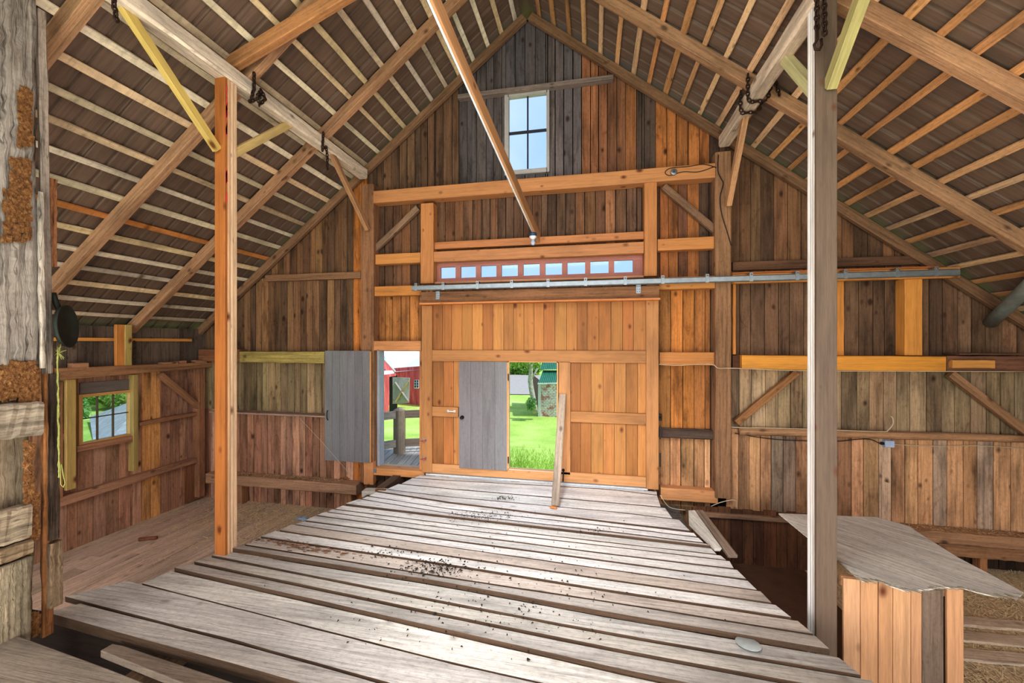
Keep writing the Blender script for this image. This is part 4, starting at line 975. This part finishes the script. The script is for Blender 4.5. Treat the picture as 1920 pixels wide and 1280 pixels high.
p = onY(1238, 783, 6.2); m = MB(); m.bar((p.x, 6.26, p.z-.05), (p.x, 6.26, p.z+.05), .055, .05, (60, 50, 44), up=(0, 1, 0), ch=.01); m.lathe([(0, 0), (.012, 0), (.012, .02), (0, .02)], (p.x, 6.235, p.z), (0, -1, 0), 8); m.build('light_switch', M_BLACK, label='small dark switch box on the boards right of the big door', cat='switch')
# grey pipe
a = onY(1856, 606, 6.37); b = at(1925, 540, 4.6); dd = b-a
m = MB().tube([a+dd*t for t in (.02, .5, 1, 1.3)], .075, (110, 116, 112), 20); m.build('metal_pipe', M_PIPE, label='grey round metal pipe entering through the gable at the far right', cat='pipe')
# string from the shelf
cable('thin pale string slanting below the left shelf to the sill', [(560, 782), (607, 832), (660, 893)], 6.05, .003, M_CABLEW, 'string', 'slack_string')

# chains ------------------------------------------------------------
def chain(lab, pts, ll=.05, r_=.0065, closed=False):
    P = [V(p) for p in pts]; m = MB(); d_ = 0; seg = 0; i = 0; k = 0
    L = sum((b-a).length for a, b in zip(P, P[1:])); n_ = max(2, int(L/(ll*.72)))
    def pos(s):
        for a, b in zip(P, P[1:]):
            l_ = (b-a).length
            if s <= l_: return a+(b-a)*(s/l_), (b-a).normalized()
            s -= l_
        return P[-1], (P[-1]-P[-2]).normalized()
    for k in range(n_):
        c_, t_ = pos(L*(k+.5)/n_); up = V((0, 0, 1)) if abs(t_.z) < .8 else V((0, 1, 0))
        s1 = t_.cross(up).normalized(); s2 = t_.cross(s1).normalized(); s = s1 if k % 2 else s2
        pts_ = [c_+t_*math.cos(q)*ll*.5+s*math.sin(q)*ll*.32 for q in [2*math.pi*j/10 for j in range(11)]]
        m.tube(pts_, r_, n=5)
    return m.build('chain', M_RUST, label=lab, cat='chain')
def loop(x0, x1, z0, z1, y, dy=0.0, e=.03):
    return [(x0-e, y, z1+.12), (x0-e, y+dy*.3, z0+.02), (x0, y+dy*.4, z0-e), (x1, y+dy*.6, z0-e), (x1+e, y+dy*.8, z0+.02), (x1+e+.05, y+dy, z1+.08)]
chain('rusty chain looped under the right purlin at the second rafter', loop(1.79, 1.95, 2.80, 2.97, 5.02, .02)+[(2.1, 5.05, 2.82)], .055, .008)
chain('second rusty chain loop below the first on the right purlin', loop(1.78, 1.94, 2.79, 2.9, 5.22, .03), .055, .008)
chain('tangled rusty chain on the left purlin right of the orange post', [(-3.70, 3.80, 3.02), (-3.72, 3.82, 2.86), (-3.73, 3.80, 2.75), (-3.79, 3.84, 2.73), (-3.70, 3.87, 2.78), (-3.72, 3.92, 2.9), (-3.70, 3.96, 2.82), (-3.73, 3.9, 2.72), (-3.69, 3.84, 2.8), (-3.70, 3.9, 2.88)], .05, .008)
chain('rusty chain hanging off the left purlin near the gable', [(-3.72, 5.0, 2.98), (-3.73, 5.0, 2.82), (-3.75, 5.02, 2.74), (-3.72, 5.06, 2.80), (-3.73, 5.10, 2.68), (-3.73, 5.1, 2.50)], .05, .008)
pc = at(213, 4, 3.15); chain('rusty chain end dangling from the left purlin at the top', [pc+V((0, 0, .12)), pc, at(219, 40, 3.16)], .05, .008)
cx, cyy = 1.775, 3.62
ch = chain('rusty chain with an iron hook hanging in front of the grey post', [(cx, cyy, 2.82), (cx, cyy, 2.62), (cx, cyy, 2.52)], .05, .0075)
hk = MB().tube([V((cx, cyy, 2.54)), V((cx+.004, cyy, 2.44)), V((cx-.02, cyy, 2.40)), V((cx-.012, cyy, 2.36)), V((cx+.02, cyy, 2.355)), V((cx+.035, cyy, 2.39)), V((cx+.03, cyy, 2.44))], .01, n=8)
sub(hk, 'hook', M_RUST, ch)
ch2 = chain('second rusty chain strand beside the hook at the grey post', [(cx+.045, cyy-.01, 2.82), (cx+.05, cyy-.01, 2.46)], .05, .0075)
q = onX(256, 668, XI+.22); chain('short dark chain on the yellow-green loft post', [(XI+.20, q.y-.02, .03), (XI+.20, q.y-.02, -.33)], .055, .007)

# ------------------------------------------------------------------ ROTTEN POST AND FRIENDS (left foreground)
r = root('rotten_post', (-4.3, 2.12, FZ), 'huge grey rotten timber post at the left edge', 'post')
def slab(x, y0, y1, z0, z1, c, mat, th=.26, nj=.012, name='timber', lab=None, taper=0):
    m = MB(); ny, nz = 16, 46; vs = []
    for side in (0, 1):
        for i in range(nz+1):
            for j in range(ny+1):
                z = z0+(z1-z0)*i/nz; y = y0+(y1-y0)*j/ny
                if j == ny: y += math.sin(z*3.1)*.012+math.sin(z*11)*.006 + taper*(z-z0)
                g = math.sin(j*2.3+math.sin(z*2)*1.2)*nj*.5
                vs.append(V((x-(side*th)+(R(-nj, nj)*.5+g if side == 0 else 0), y, z)))
    N = (ny+1)*(nz+1); fs = []
    for i in range(nz):
        for j in range(ny):
            a = i*(ny+1)+j; fs.append((a, a+1, a+ny+2, a+ny+1)); fs.append((a+N, a+N+ny+1, a+N+ny+2, a+N+1))
    for i in range(nz):
        for j in (0, ny): a = i*(ny+1)+j; fs.append((a, a+ny+1, a+N+ny+1, a+N) if j == 0 else (a, a+N, a+N+ny+1, a+ny+1))
    for i in (0, nz):
        for j in range(ny): a = i*(ny+1)+j; fs.append((a, a+N, a+N+1, a+1) if i == 0 else (a, a+1, a+N+1, a+N))
    m.add(vs, fs, (0, 0, 1), c, 0, True)
    return part(m, name, mat, r, lab)
zA, zB_ = onX(40, 683, -4.17).z, onX(40, 752, -4.17).z
zC_ = -2.4
slab(-4.17, 1.88, 2.30, zA, 2.635, (172, 160, 148), W_OLD, name='upper_timber', lab='grey cracked upper timber', taper=-.014)
slab(-4.23, 1.88, 2.285, FZ, zA, (150, 132, 108), W_OLD, th=.2, name='lower_timber', lab='brown decayed lower timber')
# rot patches as lumpy strips
def rot(pts_uv, X=-4.155, n_=240, s=.02, lab='crumbling orange rot'):
    m = MB()
    for i in range(n_):
        (u0, v0, u1, v1) = random.choice(pts_uv); p = onX(R(u0, u1), R(v0, v1), X); s_ = s*R(.35, 1.1)
        vs = [p+V((R(0, s_*.8), s_*a, s_*b*1.6)) for a, b in ((-.7, -.8), (.7, -.7), (.8, .7), (-.6, .9))]+[p+V((s_*R(.4, 1.0), R(-.3, .3)*s_, R(-.4, .4)*s_))]
        m.add(vs, [(0, 1, 4), (1, 2, 4), (2, 3, 4), (3, 0, 4), (0, 3, 2, 1)], (0, 0, 1), (150, 96, 46))
    ob = part(m, 'rot_patch', M_ROT, r, lab); ob['kind'] = 'stuff'; return ob
rot([(20, 300, 54, 380), (5, 350, 54, 450), (34, 165, 56, 270)], n_=650, s=.022)
rot([(-10, 688, 66, 748), (40, 700, 70, 752), (20, 684, 66, 720)], X=-4.175, n_=520, s=.026, lab='dark crumbling rot under the upper timber')
rot([(44, 830, 62, 980), (52, 930, 70, 1010), (30, 1150, 74, 1190)], X=-4.17, n_=420, s=.022, lab='golden rot along the lower edge')
def nailed(lab, u0, v0, u1, v1, c, th=.08):
    a, b = onX(u0, (v0+v1)/2, -4.11), onX(u1, (v0+v1)/2, -4.11)
    zt_, zb_ = onX((u0+u1)/2, v0, -4.11).z, onX((u0+u1)/2, v1, -4.11).z
    m = MB().bar((-4.17, a.y, (zt_+zb_)/2), (-4.165, b.y, (zt_+zb_)/2-.01), th, zt_-zb_, c, seg=10, j=.006, ch=.018)
    part(m, 'nailed_block', W_OLD, r, lab)
nailed('grey knobbly upper block', -40, 756, 83, 822, (166, 150, 130), .11)
nailed('broad brown lower block', -40, 957, 62, 1022, (164, 146, 122), .10)
nailed('narrow brown strip', -40, 1026, 66, 1056, (150, 126, 98), .08)
slab(-4.12, 1.88, 1.99, -2.55, onX(40, 1050, -4.12).z, (150, 134, 110), W_OLD, th=.05, name='side_board', nj=.006)
slab(-4.12, 2.03, 2.22, -2.5, onX(40, 1050, -4.12).z, (164, 148, 122), W_OLD, th=.05, name='side_board', nj=.006)
# thin planks behind the post
def tallstrip(lab, uc, vt, vb, X, w_, th, c, name='old_plank', lean=0.0, mat=W_OLD):
    a, b = onX(uc, vb, X), onX(uc+lean, vt, X)
    return thing_bar(name, lab, 'plank', (X, a.y, a.z), (X, b.y, b.z), th, w_, c, mat, up=(0, 1, 0), seg=16, j=.004, ch=.006)
tallstrip('tall thin grey plank behind the rotten post', 90, 20, 700, -4.20, .05, .04, (166, 150, 136), lean=-14)
tallstrip('slim grey batten nailed at the edge of the rotten post', 80, 360, 690, -4.14, .03, .03, (186, 172, 156), lean=-4)
tallstrip('dark round pole behind the rotten post, lower half', 100, 700, 1010, -4.2, .055, .05, (84, 68, 56), lean=0)
tallstrip('reddish split board behind the rotten post, lower half', 88, 690, 1190, -4.23, .06, .04, (162, 108, 64), lean=2)
tallstrip('short grey splintered stub behind the rotten post at its foot', 101, 1015, 1135, -4.2, .075, .07, (140, 116, 90))
tallstrip('orange-brown plank strip behind the rotten post, upper middle', 98, 335, 500, -4.3, .05, .03, (170, 116, 78))
# pan and twine
pc = at(114, 612, 3.2); ax = V((.77, .635, .05))
r2 = root('round_pan', pc, 'dark green round pan hung beside the rotten post', 'pan')
part(MB().lathe([(0, 0), (.10, .004), (.155, .02), (.168, .045), (.172, .045), (.16, .015), (.10, -.004), (0, -.006)], pc, ax, 32), 'dish', M_PAN, r2)
part(MB().tube([pc+V((-.02, 0, .14)), pc+V((-.04, -.01, .20)), pc+V((-.05, -.02, .27))], .02, n=8), 'hanger', M_PAN, r2)
def tw(pts, t, r_=.005):
    P = [at(u+R(-.8, .8), v, t+R(-.004, .004)) for u, v in pts]; return P
r3 = root('twine', at(108, 660, 3.12), 'frayed yellow-green twine hanging beside the rotten post', 'twine')
m = MB(); base = [(108, 655+i*12) for i in range(21)]
for k in range(3): m.tube(tw([(u+R(-1.5, 1.5)+(v-655)*.012, v) for u, v in base], 3.12), .0045, n=5)
m.tube(tw([(115, 870), (119, 890), (122, 905), (119, 913), (114, 908), (113, 890), (114, 872)], 3.12), .004, n=5)
part(m, 'strand', M_TWINE, r3)
m = MB()
for i in range(26):
    a_, L_ = R(0, 6.28), R(.02, .07); q0 = at(109, 660, 3.12); m.tube([q0, q0+V((math.cos(a_), .2, math.sin(a_)))*L_], .0022, n=4)
part(m, 'knot', M_TWINE, r3)

# ------------------------------------------------------------------ OUTSIDE
GZ = -3.6
m = MB()
m.add([(-90, D+1.4, GZ+.9), (90, D+1.4, GZ+.9), (90, 15, GZ), (-90, 15, GZ)], [(0, 1, 2, 3)], (1, 0, 0), (120, 160, 70))
m.add([(-90, 15, GZ), (90, 15, GZ), (90, 70, GZ+.2), (-90, 70, GZ+.2)], [(0, 1, 2, 3)], (1, 0, 0), (120, 160, 70))
m.add([(-90, -30, GZ), (XL-.6, -30, GZ), (XL-.6, D+1.4, GZ+.1), (-90, D+1.4, GZ+.1)], [(0, 1, 2, 3)], (1, 0, 0), (120, 160, 70))
m.add([(XL-.6, -30, FZ-.2), (90, -30, FZ-.2), (90, D+1.4, FZ-.2), (XL-.6, D+1.4, FZ-.2)], [(0, 1, 2, 3)], (1, 0, 0), (120, 160, 70))
m.build('lawn', M_GRASS, label='bright green lawn outside the barn', cat='lawn', kind='structure')
m = MB()
def lz(y): return GZ+.2*(y-15)/55 if y > 15 else GZ+.9*(15-y)/(15-D-1.4)
rd = [onZ(945, 722, GZ+.1), onZ(1003, 735, GZ+.1), onZ(1003, 708, GZ+.12), onZ(945, 703, GZ+.12)]
cr = (rd[0]+rd[2])/2; m.add([V((-28, rd[1].y-4, GZ+.09)), V((rd[1].x+1.5, rd[1].y-1, GZ+.09)), V((rd[2].x+3, rd[2].y+2, GZ+.2)), V((-40, rd[3].y+2, GZ+.2))], [(0, 1, 2, 3)], (1, 0, 0), (190, 186, 180))
m.build('gravel_road', M_ROAD, label='pale gravel track beyond the lawn', cat='road', kind='structure')
# tall grass blades by the door
m = MB()
for i in range(2600):
    y = 7.9+abs(random.gauss(0, 1.5)); x = R(-1.6, .6)*y/7; z = lz(y) if y > D+1.4 else GZ+.9
    h_ = R(.06, .20); w_ = .006; l_ = R(-.08, .08)
    m.add([V((x-w_, y, z)), V((x+w_, y, z)), V((x+l_, y+R(-.05, .05), z+h_))], [(0, 1, 2)], (0, 0, 1), (120, 160, 70))
m.build('tall_grass', plain('grass_blades', (168, 204, 100), .8, 0, .2, .3, 6), label='tuft of tall grass outside the small doorway of the big door', cat='grass', kind='stuff')
# ramp planks outside the left doorway
xr0, xr1 = WX(690, 6.5), WX(830, 6.5); zr_ = WZ(750, 878, 6.4)-.03
r = root('ramp', ((xr0+xr1)/2, 7.2, zr_-.3), 'weathered grey plank ramp outside the left doorway', 'ramp')
x = xr0-.7
while x < xr1:
    m = MB().bar((x+.06, 6.47, zr_), (x-.25, 8.1, zr_+.02), .125, .04, jit((176, 168, 158), .1), seg=2); part(m, 'ramp_plank', W_DECK, r); x += .135
part(MB().bar((xr0-.6, 7.9, zr_-.11), (xr1+.1, 7.9, zr_-.11), .12, .17, (130, 118, 104)), 'cross_beam', W_DECK, r)
for dx in (-.5, .9): part(MB().bar((xr0+dx, 7.9, GZ-.1), (xr0+dx, 7.9, zr_-.19), .14, .14, (130, 118, 104), up=(0, 1, 0)), 'leg', W_DECK, r)
# fence
fp = onZ(749, 850, zr_+.02); ftop = onY(749, 763, fp.y).z
r = root('ramp_fence', (fp.x, fp.y, zr_), 'wooden rail fence with a pointed post beside the ramp', 'fence')
m = MB(); w_ = .085
m.bar((fp.x, fp.y, zr_+.02), (fp.x, fp.y, ftop-.06), w_*2, w_*2, (150, 134, 118), up=(.5, 1, 0), seg=1)
m.bar((fp.x, fp.y, ftop-.06), (fp.x, fp.y, ftop), w_*2, w_*2, (160, 146, 130), up=(.5, 1, 0), seg=1, w1=.03, h1=.03); part(m, 'fence_post', W_DECK, r)
for v_l, v_r in ((783, 774), (846-8, 826)):
    a = V((fp.x, fp.y, onY(749, (v_l+v_r)/2-2, fp.y).z)); bL = V((fp.x-.65, fp.y-.75, a.z)); bR = V((fp.x+1.2, fp.y+.45, a.z+.01))
    part(MB().bar(a+V((-.04, -.05, 0)), bL, .04, .15, (186, 180, 172)), 'fence_rail', W_DECK, r); part(MB().bar(a+V((.08, .03, 0)), bR, .04, .15, (128, 112, 100)), 'fence_rail', W_DECK, r)
# red barn
bd = 21.0
def bp(u, v, t): return at(u, v, t)
r = root('red_barn', bp(760, 765, bd), 'faded red barn with white tin roof seen through the left doorway', 'barn')
gy = lambda p: GZ+.1
A1, B1, C1 = bp(738, 740, 24), bp(800, 740, 22.5), bp(700, 740, 19)
def wallq(a, b, z0, z1, name, mat, za=None):
    m = MB(); m.add([V((a.x, a.y, z0)), V((b.x, b.y, z0)), V((b.x, b.y, z1)), V((a.x, a.y, za if za is not None else z1))], [(0, 1, 2, 3)], (0, 0, 1), (180, 80, 80)); return part(m, name, mat, r)
z1 = bp(770, 694, 23).z
wallq(A1, bp(830, 740, 22), GZ-.1, bp(800, 683, 22).z, 'main_wall', M_RED, bp(738, 690, 24).z)
m = MB(); m.add([bp(735, 698, 23.9), bp(840, 688, 21.9), bp(840, 640, 27), bp(708, 640, 26)], [(0, 1, 2, 3)], (1, 0, 0), (220, 220, 225)); part(m, 'main_roof', M_TIN, r)
m = MB(); m.add([bp(690, 770, 21.5), bp(742, 772, 23.4), bp(738, 694, 23.8), bp(712, 662, 23), bp(690, 640, 22)], [(0, 1, 2, 3, 4)], (0, 0, 1), (180, 80, 80)); part(m, 'gable_wall', M_RED, r)
m = MB(); m.bar(bp(704, 655, 22), bp(741, 696, 23.4), .06, .10, (210, 205, 205)); part(m, 'fascia', M_TIN, r)
m = MB(); m.add([bp(685, 706, 19), bp(740, 700, 20.5), bp(736, 694, 22), bp(685, 696, 21.5)], [(0, 1, 2, 3)], (1, 0, 0), (220, 220, 225)); part(m, 'lean_to_roof', M_TIN, r)
m = MB(); m.bar(bp(680, 711, 18.9), bp(742, 702, 20.4), .05, .14, (150, 80, 80)); part(m, 'lean_to_fascia', M_RED, r)
m = MB(); a, b = bp(690, 770, 19), bp(729, 762, 19.8); m.add([V((a.x, a.y, GZ-.1)), V((b.x, b.y, GZ-.1)), bp(729, 706, 19.8), bp(690, 710, 19)], [(0, 1, 2, 3)], (0, 0, 1), (180, 80, 80)); part(m, 'lean_to_wall', M_RED, r)
m = MB(); a, b = bp(730, 762, 20.6), bp(745, 760, 21); m.add([V((a.x, a.y, GZ-.1)), V((b.x, b.y, GZ-.1)), bp(745, 703, 21), bp(730, 705, 20.6)], [(0, 1, 2, 3)], (0, 0, 1), (50, 50, 48)); part(m, 'dark_doorway', M_BLACK, r)
dl = part(MB().prism([bp(736, 757, 20.2), bp(766, 755, 20.2), bp(768, 708, 20.2), bp(736, 707, 20.2)], (0, .05, 0), (0, 0, 1), (176, 172, 168)), 'barn_door', W_DECK, r, 'weathered grey open door')
sub(MB().bar(bp(742, 753, 20.1), bp(766, 714, 20.1), .03, .16, (206, 170, 120), up=(0, 1, 0)), 'cross_brace', W_NEW, dl, 'yellow diagonal board')
sub(MB().bar(bp(741, 716, 20.12), bp(766, 752, 20.12), .03, .16, (170, 166, 160), up=(0, 1, 0)), 'cross_brace', W_DECK, dl)
wn = part(MB().bar(bp(781, 712, 21.9), bp(781, 728, 21.9), .26, .06, (226, 226, 230), up=(0, 1, 0)), 'barn_window', M_PLASW, r)
m = MB()
for i in (0, 1):
    for j in range(3):
        p = bp(778.6+i*4.6, 714.3+j*5, 21.8); m.box(p.x-.045, p.x+.045, p.y-.01, p.y, p.z-.055, p.z+.055, (0, 0, 1), (70, 76, 80))
sub(m, 'pane', M_BLUE, wn)
# green-roof shed
sd = 19.5
r = root('garden_shed', bp(1030, 770, sd), 'small shed with green roof and peeling red and white shingles', 'shed')
a = bp(1011, 772, sd); b = bp(1060, 778, sd-.3)
m = MB(); m.add([V((a.x, a.y, GZ-.1)), V((b.x, b.y, GZ-.1)), V((b.x, b.y, bp(1011, 716, sd).z)), V((a.x, a.y, bp(1011, 716, sd).z))], [(0, 1, 2, 3)], (0, 0, 1), (200, 200, 200)); part(m, 'front_wall', M_SHING, r)
a2 = bp(999, 750, sd+4.0)
m = MB(); m.add([V((a.x, a.y, GZ-.1)), V((a2.x, a2.y, GZ-.1)), V((a2.x, a2.y, bp(999, 702, sd+4).z)), V((a.x, a.y, bp(1011, 712, sd).z))], [(0, 1, 2, 3)], (0, 0, 1), (120, 90, 80)); part(m, 'side_wall', plain('dark_shingles', (132, 104, 98), .9, 0, .1, .4, 20), r)
m = MB(); m.bar(V((a.x+.02, a.y-.04, GZ)), V((a.x+.02, a.y-.04, bp(1011, 716, sd).z)), .14, .05, (214, 216, 218), up=(0, 1, 0)); part(m, 'corner_trim', M_PLASW, r)
for nm, q in (('lower_roof', [(1009, 718), (1062, 717), (1062, 694), (1018, 694)]), ('upper_roof', [(1013, 693), (1062, 692), (1062, 660), (1020, 660)])):
    ds = (sd-.25, sd-.25, sd+1.0, sd+1.0) if nm == 'lower_roof' else (sd+.7, sd+.7, sd+2.4, sd+2.4)
    P = [bp(u, v, d_) for (u, v), d_ in zip(q, ds)]; m = MB(); n_ = 14
    for i in range(n_):
        t0, t1 = i/n_, (i+.8)/n_; t2 = (i+1)/n_
        f = lambda t, k: P[0].lerp(P[1], t) if k == 0 else P[3].lerp(P[2], t)
        m.add([f(t0, 0), f(t1, 0), f(t1, 1), f(t0, 1)], [(0, 1, 2, 3)], (0, 1, 0), (70, 140, 118))
        up_ = V((0, -.03, .05)); m.add([f(t1, 0), f((t1+t2)/2, 0)+up_, f(t2, 0), f(t2, 1), f((t1+t2)/2, 1)+up_, f(t1, 1)], [(0, 1, 4, 5), (1, 2, 3, 4)], (0, 1, 0), (70, 140, 118))
    part(m, nm, M_GTIN, r)
part(MB().bar(bp(1008, 719, sd-.3), bp(1062, 718, sd-.3), .04, .06, (230, 232, 232)), 'eave_trim', M_PLASW, r)
# birch
r = root('birch_tree', onZ(1002, 771, GZ), 'white birch with a curved trunk beside the green-roof shed', 'tree')
td = 18.7
m = MB().tube([bp(1004, 774, td), bp(1001, 758, td), bp(999, 745, td), bp(996, 728, td), bp(994, 714, td), bp(995, 700, td), bp(996, 680, td), bp(997, 655, td)], .14, (190, 186, 176), 10, .09, j=.06)
m.tube([bp(996, 712, td), bp(1001, 702, td), bp(1008, 690, td)], .05, n=6); m.tube([bp(994, 690, td), bp(984, 678, td), bp(972, 668, td)], .04, n=6); part(m, 'trunk', M_BARK, r)
m = MB()
for i in range(1500):
    c_ = random.choice([(970, 672, 20, 12), (985, 682, 18, 9), (1004, 676, 14, 12), (960, 682, 12, 7), (990, 650, 40, 20)])
    p = bp(random.gauss(c_[0], c_[2]*.6), random.gauss(c_[1], c_[3]*.6), td+R(-1, 1)); s_ = R(.04, .09)
    m.add([p+V((R(-s_, s_), R(-s_, s_), R(-s_, s_))) for _ in range(3)], [(0, 1, 2)], (1, 0, 0), (120, 160, 70))
part(m, 'foliage', M_LEAF, r)
def bush(lab, u, v, t, ru, rv, n_, mat, name='shrub', s=.07):
    m = MB()
    for i in range(n_):
        a_ = R(0, 6.28); q = math.sqrt(R(0, 1)); p = bp(u+ru*q*math.cos(a_), v+rv*q*math.sin(a_), t+R(-.6, .6)*ru/30); s_ = s*R(.5, 1.2)
        m.add([p+V((R(-s_, s_), R(-s_, s_), R(-s_, s_))) for _ in range(3)], [(0, 1, 2)], (1, 0, 0), (110, 150, 66))
    m.build(name, mat, label=lab, cat='shrub')
bush('small green shrub at the foot of the birch', 996, 757, 18.4, 9, 13, 500, M_LEAFD)
bush('hedge of distant shrubs across the gravel track', 975, 690, 44, 40, 12, 1500, M_LEAF, s=.35)
bush('leafy shrub left in the view of the side window', 152, 775, 19, 16, 30, 900, M_LEAFD, s=.12)
bush('pale green thicket behind the grey roof in the side window', 205, 748, 22, 50, 12, 900, M_LEAF, s=.22)
# grey roofed lean-to outside the left window
r = root('grey_lean_to', at(200, 900, 11), 'low outbuilding with a grey board roof seen through the side window', 'shed')
q = [bp(168, 781, 17), bp(275, 742, 14.5), bp(275, 840, 9.5), bp(178, 850, 9.8)]
part(MB().prism(q, (0, 0, -.06), (q[2]-q[1]), (150, 152, 156)), 'roof', M_GREYROOF, r)
m = MB()
for i in range(4):
    a, b = q[i], q[(i+1) % 4]; c_ = (q[0]+q[2])/2; a2, b2 = a.lerp(c_, .05), b.lerp(c_, .05)
    m.add([V((a2.x, a2.y, GZ-.1)), V((b2.x, b2.y, GZ-.1)), V((b2.x, b2.y, b2.z-.06)), V((a2.x, a2.y, a2.z-.06))], [(0, 1, 2, 3)], (0, 0, 1), (130, 120, 110))
part(m, 'walls', W_BOARD, r)

# ------------------------------------------------------------------ CAMERA, LIGHT, WORLD
cam = bpy.data.cameras.new('camera'); cam.sensor_width = 36; cam.lens = F/1920*36; cam.shift_y = (CY-640)/1920; cam.clip_start = .05
co = bpy.data.objects.new('camera', cam); COL.objects.link(co); co.rotation_euler = (math.pi/2, 0, A); co.location = (0, 0, 0)
bpy.context.scene.camera = co
wd = bpy.data.worlds.new('world'); bpy.context.scene.world = wd; wd.use_nodes = True
nt = wd.node_tree; bg = nt.nodes['Background']
tc = nt.nodes.new('ShaderNodeTexCoord'); nz = nt.nodes.new('ShaderNodeTexNoise'); nz.inputs['Scale'].default_value = 2.2; nz.inputs['Detail'].default_value = 5
rp = nt.nodes.new('ShaderNodeValToRGB'); rp.color_ramp.elements[0].position = .45; rp.color_ramp.elements[0].color = lin((176, 212, 250)); rp.color_ramp.elements[1].position = .75; rp.color_ramp.elements[1].color = lin((216, 234, 252))
nt.links.new(tc.outputs['Generated'], nz.inputs['Vector']); nt.links.new(nz.outputs['Fac'], rp.inputs[0]); nt.links.new(rp.outputs[0], bg.inputs[0]); bg.inputs[1].default_value = 1.15
def area(name, loc, tgt, sx, sy, e, c):
    l = bpy.data.lights.new(name, 'AREA'); l.shape = 'RECTANGLE'; l.size = sx; l.size_y = sy; l.energy = e; l.color = c
    o = bpy.data.objects.new(name, l); COL.objects.link(o); o.location = loc
    o.rotation_euler = (V(tgt)-V(loc)).to_track_quat('-Z', 'Y').to_euler()
area('fill_light_low', (-1, -1.9, -1.2), (-1, 6, 1.6), 8, 2.4, 115, (1, .97, .93))  # added fill behind the camera, not a lamp of the barn
area('fill_light_high', (-1, -1.9, 1.8), (-1, 6, -1.2), 7, 2.4, 90, (1, .97, .93))  # added upper fill behind the camera, no real fixture
area('fill_light_deck', (-1, .9, -1.95), (-1, 4.2, 3.2), 7, 1.6, 200, (1, .96, .92))  # added fill from below the frame, stands in for deck bounce
area('fill_light_ridge', (-1, 1.7, 2.7), (-1, 5.8, -1.6), 3.5, 1.4, 90, (1, .98, .96))  # added unseen fill above the frame, brightens gable and deck
area('fill_light_left_bay', (-5.4, -1.5, .2), (-6.6, 6, -1.2), 2.6, 2.2, 125, (1, .97, .94))  # added unseen fill to brighten the left bay
area('fill_light_right_bay', (3.9, -1.5, .2), (4.4, 6, -1.4), 2.6, 2.2, 150, (1, .97, .94))  # added unseen fill to brighten the right bay
sp = bpy.data.lights.new('fill_spot', 'SPOT'); sp.energy = 1700; sp.color = (.93, .97, 1); sp.spot_size = .95; sp.spot_blend = 1.0; sp.shadow_soft_size = .5  # added unseen spot, whitens the far deck in place of door light
so = bpy.data.objects.new('fill_spot', sp); COL.objects.link(so); so.location = (-.9, .2, 2.3); so.rotation_euler = (V((-.7, 4.7, -2.2))-V(so.location)).to_track_quat('-Z', 'Y').to_euler()
sn = bpy.data.lights.new('sun', 'SUN'); sn.energy = 4.2; sn.angle = .03; sn.color = (1, .96, .9)
so = bpy.data.objects.new('sun', sn); COL.objects.link(so); so.rotation_euler = (V((-.60, 0.06, -.79))).to_track_quat('-Z', 'Y').to_euler()
sc = bpy.context.scene
sc.view_settings.view_transform = 'Standard'; sc.view_settings.look = 'None'
sc.view_settings.exposure = 0.06; sc.view_settings.gamma = 0.90
try:
    sc.cycles.use_denoising = True; sc.cycles.max_bounces = 8; sc.cycles.diffuse_bounces = 4; sc.cycles.transparent_max_bounces = 12; sc.cycles.sample_clamp_indirect = 6
except Exception: pass
